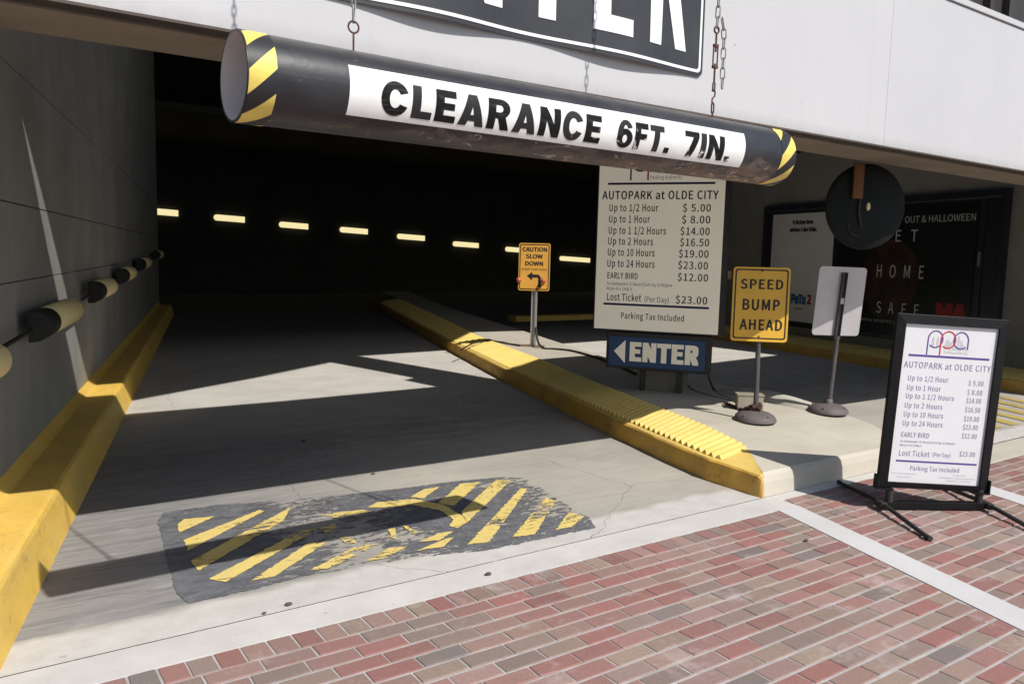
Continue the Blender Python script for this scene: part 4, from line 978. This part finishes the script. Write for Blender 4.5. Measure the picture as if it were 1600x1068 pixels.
for q in range(34): mb.box(-0.008, 0.008, 0.0065, 0.0078, 0.03 + q * 0.026, 0.042 + q * 0.026, mi=1)
mb.obj("post", ['galv', 'gap'], CS)
mb = MB(); mb.box(-0.22, 0.20, -0.07, 0.09, -0.012, 0.016, bev=0.003); mb.obj("base_plate", 'plate', CS)

# ------------------------------------------------------------------ cables, junction box, chain on the island
def cablething(name, pts, r, mat, label, cat):
    P = [Vector(p) for p in pts]; out = []
    for i in range(len(P) - 1):
        p0 = P[max(0, i - 1)]; p1 = P[i]; p2 = P[i + 1]; p3 = P[min(len(P) - 1, i + 2)]
        for q in range(8):
            t = q / 8; out.append(0.5 * ((2 * p1) + (p2 - p0) * t + (2 * p0 - 5 * p1 + 4 * p2 - p3) * t * t + (3 * p1 - p0 - 3 * p2 + p3) * t ** 3))
    out.append(P[-1]); mb = MB(); mb.tube(out, r, 8); return tag(mb.obj(name, mat), label, cat)
cablething("cable", [(7.259, 9.83, 0.567), (7.22, 9.692, 0.35), (7.2, 9.515, 0.283), (7.309, 9.377, 0.281), (7.397, 9.082, 0.281), (7.22, 8.363, 0.281), (6.934, 7.585, 0.279), (6.58, 6.796, 0.276), (6.353, 6.304, 0.271)], 0.018, 'rubber', "thick dark cable along the island from caution sign to price board", "cable")
cablething("cable", [(7.053, 9.939, 0.279), (7.043, 10.323, 0.277), (7.072, 10.707, 0.277), (7.053, 10.835, 0.289), (6.875, 10.736, 0.279), (6.659, 10.668, 0.261), (6.402, 10.49, 0.227), (6.245, 10.362, 0.207)], 0.012, 'rubber', "thin cable crossing the yellow ridges left of the caution sign", "cable")
cablething("cable", [(6.274, 5.93, 0.576), (6.324, 5.9, 0.419), (6.619, 6.107, 0.283), (6.412, 5.792, 0.267), (6.324, 5.486, 0.265), (6.304, 5.22, 0.263), (6.176, 4.984, 0.281)], 0.010, 'rubber', "black cable looping from beneath the arrow box toward the junction box", "cable")
cablething("cable", [(6.56, 5.831, 0.813), (6.58, 5.792, 0.567), (6.718, 5.861, 0.36), (6.619, 5.693, 0.269), (6.462, 5.467, 0.264), (6.353, 5.171, 0.263), (6.225, 4.945, 0.281)], 0.010, 'rubber', "black cable hanging down the right side of the arrow box", "cable")
JB = thing("junction_box", "dented beige metal junction box behind the speed bump sign post", "junction box", (6.09, 4.816, 0.266), math.radians(-40)); JB.scale = (1.12, 1.12, 1.02)
mb = MB(); mb.box(-0.105, 0.105, -0.06, 0.06, 0.0, 0.135, bev=0.004); mb.obj("box_body", 'box', JB)
mb = MB(); mb.box(-0.112, 0.112, -0.066, 0.066, 0.1355, 0.147, bev=0.002); mb.obj("lid", 'box', JB)
CH = MB(); pts = []
for q in range(26):
    a = q * 0.55; rr = 0.045 + 0.012 * math.sin(q * 1.7); pts.append((5.725 + rr * math.cos(a), 4.452 + rr * math.sin(a), 0.355 + 0.05 * (q / 26) + 0.012 * math.sin(q * 2.3)))
for i, (a, b) in enumerate(zip(pts[:-1], pts[1:])): link(CH, (Vector(a) + Vector(b)) / 2, Vector(b) - Vector(a), 0.046, 0.022, 0.005, i * 1.3)
tr = [(5.725, 4.52, 0.363), (5.793, 4.656, 0.303), (5.881, 4.724, 0.28), (5.958, 4.792, 0.278), (5.988, 4.889, 0.278), (6.036, 4.986, 0.278), (6.075, 5.093, 0.278)]
for rep in range(2):
    for i, (a, b) in enumerate(zip(tr[:-1], tr[1:])):
        a = Vector(a) + Vector((0.02 * rep, 0.025 * rep, 0.004 * rep)); b = Vector(b) + Vector((0.02 * rep, 0.025 * rep, 0.004 * rep)); n = max(2, round((b - a).length / 0.032))
        for q in range(n): link(CH, a + (b - a) * ((q + .5) / n), b - a, 0.042, 0.022, 0.005, (q + i) * 1.45)
tag(CH.obj("chain", 'rust'), "rusty chain wrapped round the base of the speed bump sign post", "chain")

# ------------------------------------------------------------------ portable sidewalk sign
AY = math.radians(-31.8)
AS = thing("sidewalk_sign", "portable black-framed price sign with white poster on splayed tube feet", "sidewalk sign", (5.402, 2.69, 0.0), AY)
zc = 0.723; q_ = 1.0; ROLL = 0.042
mb = MB(); uo, ui, zt1, zb1 = 0.383, 0.321, zc + 0.602, zc - 0.578
# frame of four bars with a sloped inner lip
def framebar(pa, pb, pc, pd):
    """outer a-b, inner d-c edge (x,z); front lip sloped"""
    vs = [(pa[0], 0.02, pa[1]), (pb[0], 0.02, pb[1]), (pb[0], -0.012, pb[1]), (pa[0], -0.012, pa[1]), (pd[0], -0.022, pd[1]), (pc[0], -0.022, pc[1]), (pc[0], -0.006, pc[1]), (pd[0], -0.006, pd[1])]
    mb.add(vs, [(0, 1, 2, 3), (3, 2, 5, 4), (4, 5, 6, 7), (0, 3, 4, 7), (1, 6, 5, 2), (0, 7, 6, 1)])
o_ = [(-uo, zb1), (uo, zb1), (uo, zt1), (-uo, zt1)]; i_ = [(-ui, zb1 + 0.042), (ui, zb1 + 0.042), (ui, zt1 - 0.064), (-ui, zt1 - 0.064)]
for a in range(4):
    b = (a + 1) % 4; framebar(o_[a], o_[b], i_[b], i_[a])
mb.box(-uo + 0.01, uo - 0.01, 0.004, 0.018, zb1 + 0.01, zt1 - 0.01)
af = mb.obj("frame", 'frame', AS)
bv = af.modifiers.new("bevel", 'BEVEL'); bv.width = 0.002; bv.segments = 2; bv.limit_method = 'ANGLE'
mb = MB(); mb.box(-ui - 0.004, ui + 0.004, -0.004, 0.003, zb1 + 0.038, zt1 - 0.060); ap = mb.obj("poster", 'poster', AS)
yl = -0.0052; mb = LB(); Z = lambda v: zc + v * q_
bar(mb, -0.228, 0.262, Z(0.322), Z(0.336), yl, 0); bar(mb, -0.228, 0.268, Z(-0.397), Z(-0.385), yl, 0)
text(mb, "AUTOPARK at OLDE CITY", -0.248, 0.278, Z(0.245), 0.041, yl, 0.003, 1, 1.06)
vz = [0.158, 0.095, 0.037, -0.026, -0.087, -0.148]; vp = [0.148, 0.085, 0.029, -0.033, -0.095, -0.153]
wl = [0.245, 0.205, 0.292, 0.228, 0.240, 0.243]
for (a, b), v, p, q in zip(LINES, vz, vp, wl):
    text(mb, a, -0.214, -0.214 + q, Z(v), 0.035, yl, 0.003, 1, 1.06); text(mb, b, 0.155, 0.246, Z(p), 0.033, yl, 0.003, 2, 1.06)
text(mb, "EARLY BIRD", -0.214, -0.045, Z(-0.226), 0.033, yl, 0.003, 1, 1.06); text(mb, "$12.00", 0.155, 0.246, Z(-0.213), 0.033, yl, 0.003, 2, 1.06)
text(mb, "In between 5-9am/Exit by 6:00pm", -0.214, 0.118, Z(-0.262), 0.015, yl, 0.0, 2); text(mb, "Mon-Fri ONLY", -0.214, -0.08, Z(-0.289), 0.015, yl, 0.0, 2)
text(mb, "Lost Ticket", -0.214, -0.028, Z(-0.355), 0.037, yl, 0.003, 1, 1.06); text(mb, "(Per Day)", -0.008, 0.100, Z(-0.350), 0.027, yl, 0.0, 2); text(mb, "$23.00", 0.155, 0.250, Z(-0.338), 0.033, yl, 0.003, 2, 1.06)
text(mb, "Parking Tax Included", -0.135, 0.165, Z(-0.452), 0.030, yl, 0.003, 1, 1.06)
text(mb, "Executive Director", -0.245, -0.095, Z(-0.482), 0.010, yl, 0.0, 3); text(mb, "Scott Petri", -0.215, -0.125, Z(-0.505), 0.010, yl, 0.0, 3)
text(mb, "Chairman", 0.13, 0.21, Z(-0.476), 0.010, yl, 0.0, 3); text(mb, "Philadelphia Parking Authority", 0.045, 0.268, Z(-0.497), 0.010, yl, 0.0, 3); text(mb, "Joseph T. Ashdale", 0.09, 0.245, Z(-0.516), 0.010, yl, 0.0, 3)
text(mb, "PHILADELPHIA", -0.018, 0.128, Z(0.377), 0.021, yl, 0.0, 3); text(mb, "Parking Authority", -0.018, 0.128, Z(0.354), 0.017, yl, 0.0, 3)
for lo in mb.obj("lettering", ['purple', 'slate', 'slate', 'palegrey'], ap): lo.scale = (1.14, 1, 1); lo.location = (-0.014, 0, 0)
logo(ap, -0.014, Z(0.444), 0.285, yl).obj("logo", ['purple', 'red', 'palegrey'], ap, recalc=False)
ROLLED = [af]
for sx in (-1, 1):
    mb = MB(); mb.box(sx * 0.390 - 0.006, sx * 0.390 + 0.006, -0.03, 0.03, zb1 - 0.012, zb1 + 0.085, bev=0.002); mb.box(min(sx * 0.390, sx * 0.28), max(sx * 0.390, sx * 0.28), -0.03, 0.03, zb1 - 0.012, zb1 - 0.002, bev=0.002)
    ROLLED.append(mb.obj("corner_bracket", 'frame', AS))
    mb = MB(); mb.tube([(sx * 0.315, 0, 0.05), (sx * 0.315, 0, zb1 + 0.004)], 0.025, 14); mb.obj("spring_post", 'rubber', AS)
mb = MB(); mb.box(-0.352, 0.352, -0.026, 0.026, 0.016, 0.060, bev=0.004); mb.obj("base_bar", 'frame', AS)
for q in ROLLED + [ap]: q.rotation_euler = (0, ROLL, 0); q.location = (-zc * math.sin(ROLL), 0, 0)
for sx in (-1, 1):
    x = sx * 0.372
    mb = MB(); mb.box(x - 0.022, x + 0.022, -0.055, 0.055, 0.018, 0.062, bev=0.010); mb.obj("hub", 'rubber', AS)
    for sy in (-1, 1):
        mb = MB(); mb.tube([(x, sy * 0.05, 0.045), (x, sy * 0.15, 0.042), (x + sx * 0.004, sy * 0.36, 0.03), (x + sx * 0.006, sy * 0.575, 0.0165)], 0.0145, 12); lg = mb.obj("leg", 'rubber', AS)
        mb = MB(); mb.tube([(x + sx * 0.006, sy * 0.57, 0.018), (x + sx * 0.006, sy * 0.61, 0.0165)], 0.0162, 12); mb.obj("foot_cap", 'rubber', lg)

# ------------------------------------------------------------------ mirror seen from behind
MR = thing("traffic_mirror", "round dark mirror back hung by a wooden bracket under the fascia", "mirror", (6.10, 3.78, 2.12), math.radians(-27)); MR.scale = (0.84, 0.84, 0.84)
mb = MB(); prof = [(0.405, 0.02), (0.412, 0.012), (0.412, 0.0), (0.402, -0.010), (0.36, -0.022), (0.2, -0.04), (0.0, -0.045)]
mb.lathe(prof, 56); mb.lathe([(0.405, 0.02), (0.0, 0.09)], 56, 1)
ca, sa = math.cos(math.radians(8)), math.sin(math.radians(8))
mb.v = [(x, z, y) for (x, y, z) in mb.v]; mb.obj("disc", ['mirrorback', 'signback'], MR)
mb = MB(); mb.lathe([(0.0, -0.062), (0.03, -0.06), (0.034, -0.04)], 16, 0, (0, 0, 0)); mb.v = [(x * 0.5, z, y * 1.2 - 0.0) for (x, y, z) in mb.v]; mb.obj("bolt_cap", 'bumperyellow', MR)
mb = MB(); pp = [(-0.10 + 0.09 * math.cos(a), -0.05, -0.19 + 0.09 * math.sin(a)) for a in [math.radians(170 + 15 * q) for q in range(10)]]; mb.tube(pp, 0.006, 6)
mb.tube([(-0.09, -0.05, 0.08), (-0.10, -0.055, -0.02), (-0.085, -0.055, -0.12), (-0.06, -0.05, -0.2)], 0.012, 7); mb.obj("clamp", 'rubber', MR)
mb = MB(); mb.box(-0.18, -0.08, -0.078, -0.05, 0.07, 0.408, bev=0.004); mb.obj("bracket", 'wood', MR)

# ------------------------------------------------------------------ poster case on the right wall (local x runs towards the street)
def wallthing(name, label, cat, yc, zb_w, xoff, group=None):
    u_ = 11.4 - xoff
    return thing(name, label, cat, (math.cos(GA) * u_ - math.sin(GA) * yc, math.sin(GA) * u_ + math.cos(GA) * yc, zb_w), math.radians(-90) + GA, group)
PC = wallthing("poster_case", "long dark glazed poster case on the right wall holding two posters", "poster case", 11.5, 0.35, 0.0)
wv = lambda y: 11.5 - y
mb = MB()
X0, X1 = wv(14.36), wv(8.70); Hh = 2.5
mb.box(X0, X1, -0.06, -0.005, 0, Hh); mb.box(X0, X1, -0.10, -0.061, Hh - 0.10, Hh, bev=0.004); mb.box(X0, X1, -0.10, -0.061, 0, 0.09, bev=0.004)
mb.box(X0, X0 + 0.09, -0.10, -0.061, 0.092, Hh - 0.102, bev=0.004); mb.box(X1 - 0.09, X1, -0.10, -0.061, 0.092, Hh - 0.102, bev=0.004); mb.box(wv(9.16), wv(9.06), -0.085, -0.061, 0.095, Hh - 0.105, bev=0.003)
mb.obj("frame", 'case', PC)
mb = MB(); mb.box(X0 + 0.1, X1 - 0.1, -0.108, -0.1005, Hh - 0.125, Hh - 0.117); mb.obj("top_rail", 'steel', PC)
mb = MB(); mb.box(wv(9.13), wv(9.09), -0.094, -0.0865, 1.32, 1.55); mb.obj("lock_plate", 'steel', PC)
P1 = wallthing("poster", "pale grey poster with small black caption in the left of the case", "poster", 13.18, 0.46, 0.067)
mb = MB(); mb.box(-0.90, 0.90, -0.004, 0.0, 0.0, 2.20); mb.obj("sheet", 'postgrey', P1)
mb = LB(); yl = -0.0055
text(mb, "It itches less", -0.28, 0.32, 1.98, 0.085, yl, 0.03, 0); text(mb, "when I do this.", -0.36, 0.44, 1.83, 0.085, yl, 0.03, 0)
text(mb, "PeTs", -0.20, 0.25, 0.36, 0.20, yl, 0.04, 1); text(mb, "2", 0.28, 0.40, 0.37, 0.20, yl, 0.03, 2); text(mb, "JUNE 7", -0.08, 0.2, 0.24, 0.045, yl, 0.01, 2)
mb.mark('print_patch'); mb.add([(-0.34, yl, 0.44), (-0.25, yl, 0.43), (-0.25, yl, 0.51), (-0.34, yl, 0.50)], [(0, 1, 2, 3)], 2); mb.obj("lettering", ['blackletter', 'postblue', 'postred'], P1, recalc=False)
P2 = wallthing("poster", "black poster with widely spaced silver words and red title on the right", "poster", 10.7, 0.46, 0.067)
u = lambda y: 10.7 - y
mb = MB(); mb.box(u(12.14), u(9.2), -0.004, 0.0, 0.0, 2.22); mb.obj("sheet", 'postblack', P2)
mb = MB(); cxp, czp = u(10.85), 0.93
mb.add([(cxp + 0.62 * math.cos(a) * (1 + 0.06 * math.sin(3 * a)), -0.0046, czp + 0.72 * math.sin(a)) for a in [2 * math.pi * q / 36 for q in range(36)]], [tuple(range(36))]); mb.obj("print_patch", 'postbrown', P2, recalc=False)
mb = LB(); yl = -0.0062
text(mb, "GET OUT & HALLOWEEN", u(10.93), u(9.24), 1.93, 0.11, yl, 0.0, 0)
text(mb, "GET", u(11.16), u(10.32), 1.61, 0.20, yl, 0.0, 0, 1.5); text(mb, "HOME", u(11.15), u(10.14), 0.98, 0.22, yl, 0.0, 0, 1.5); text(mb, "SAFE", u(11.10), u(10.18), 0.34, 0.20, yl, 0.0, 0, 1.5)
text(mb, "WITH SCOTTY LANDES", u(11.45), u(10.3), 0.17, 0.045, yl, 0.0, 0); text(mb, "MA", u(9.84), u(9.24), 0.26, 0.34, yl, 0.03, 1); mb.obj("lettering", ['postletter', 'postred'], P2, recalc=False)

# ------------------------------------------------------------------ small litter
for (x, y, r, l_) in ((1.204, 3.514, 0.014, "larger of two dark pebbles close together above the pale joint"), (1.079, 3.484, 0.009, "smaller of two dark pebbles close together on the pale joint"), (2.196, 3.326, 0.015, "dark pebble on the pale concrete band right of centre"), (4.101, 2.768, 0.012, "tiny dark scrap on the bricks left of the white strip"), (2.403, 6.595, 0.02, "dark crumb on the shaded lane floor"), (2.484, 5.357, 0.013, "small stone at the edge of the fascia shadow")):
    bm = bmesh.new(); bmesh.ops.create_icosphere(bm, subdivisions=2, radius=r)
    for v in bm.verts: v.co = Vector((v.co.x * 1.3 * random.uniform(.8, 1.15), v.co.y * random.uniform(.8, 1.15), v.co.z * 0.6 * random.uniform(.8, 1.1)))
    me = bpy.data.meshes.new("pebble"); bm.to_mesh(me); bm.free(); me.materials.append(M['stone'])
    o = bpy.data.objects.new("pebble", me); COL.objects.link(o); o.location = (x, y, r * 0.5); tag(o, l_, "pebble", "loose pebbles on the ground")
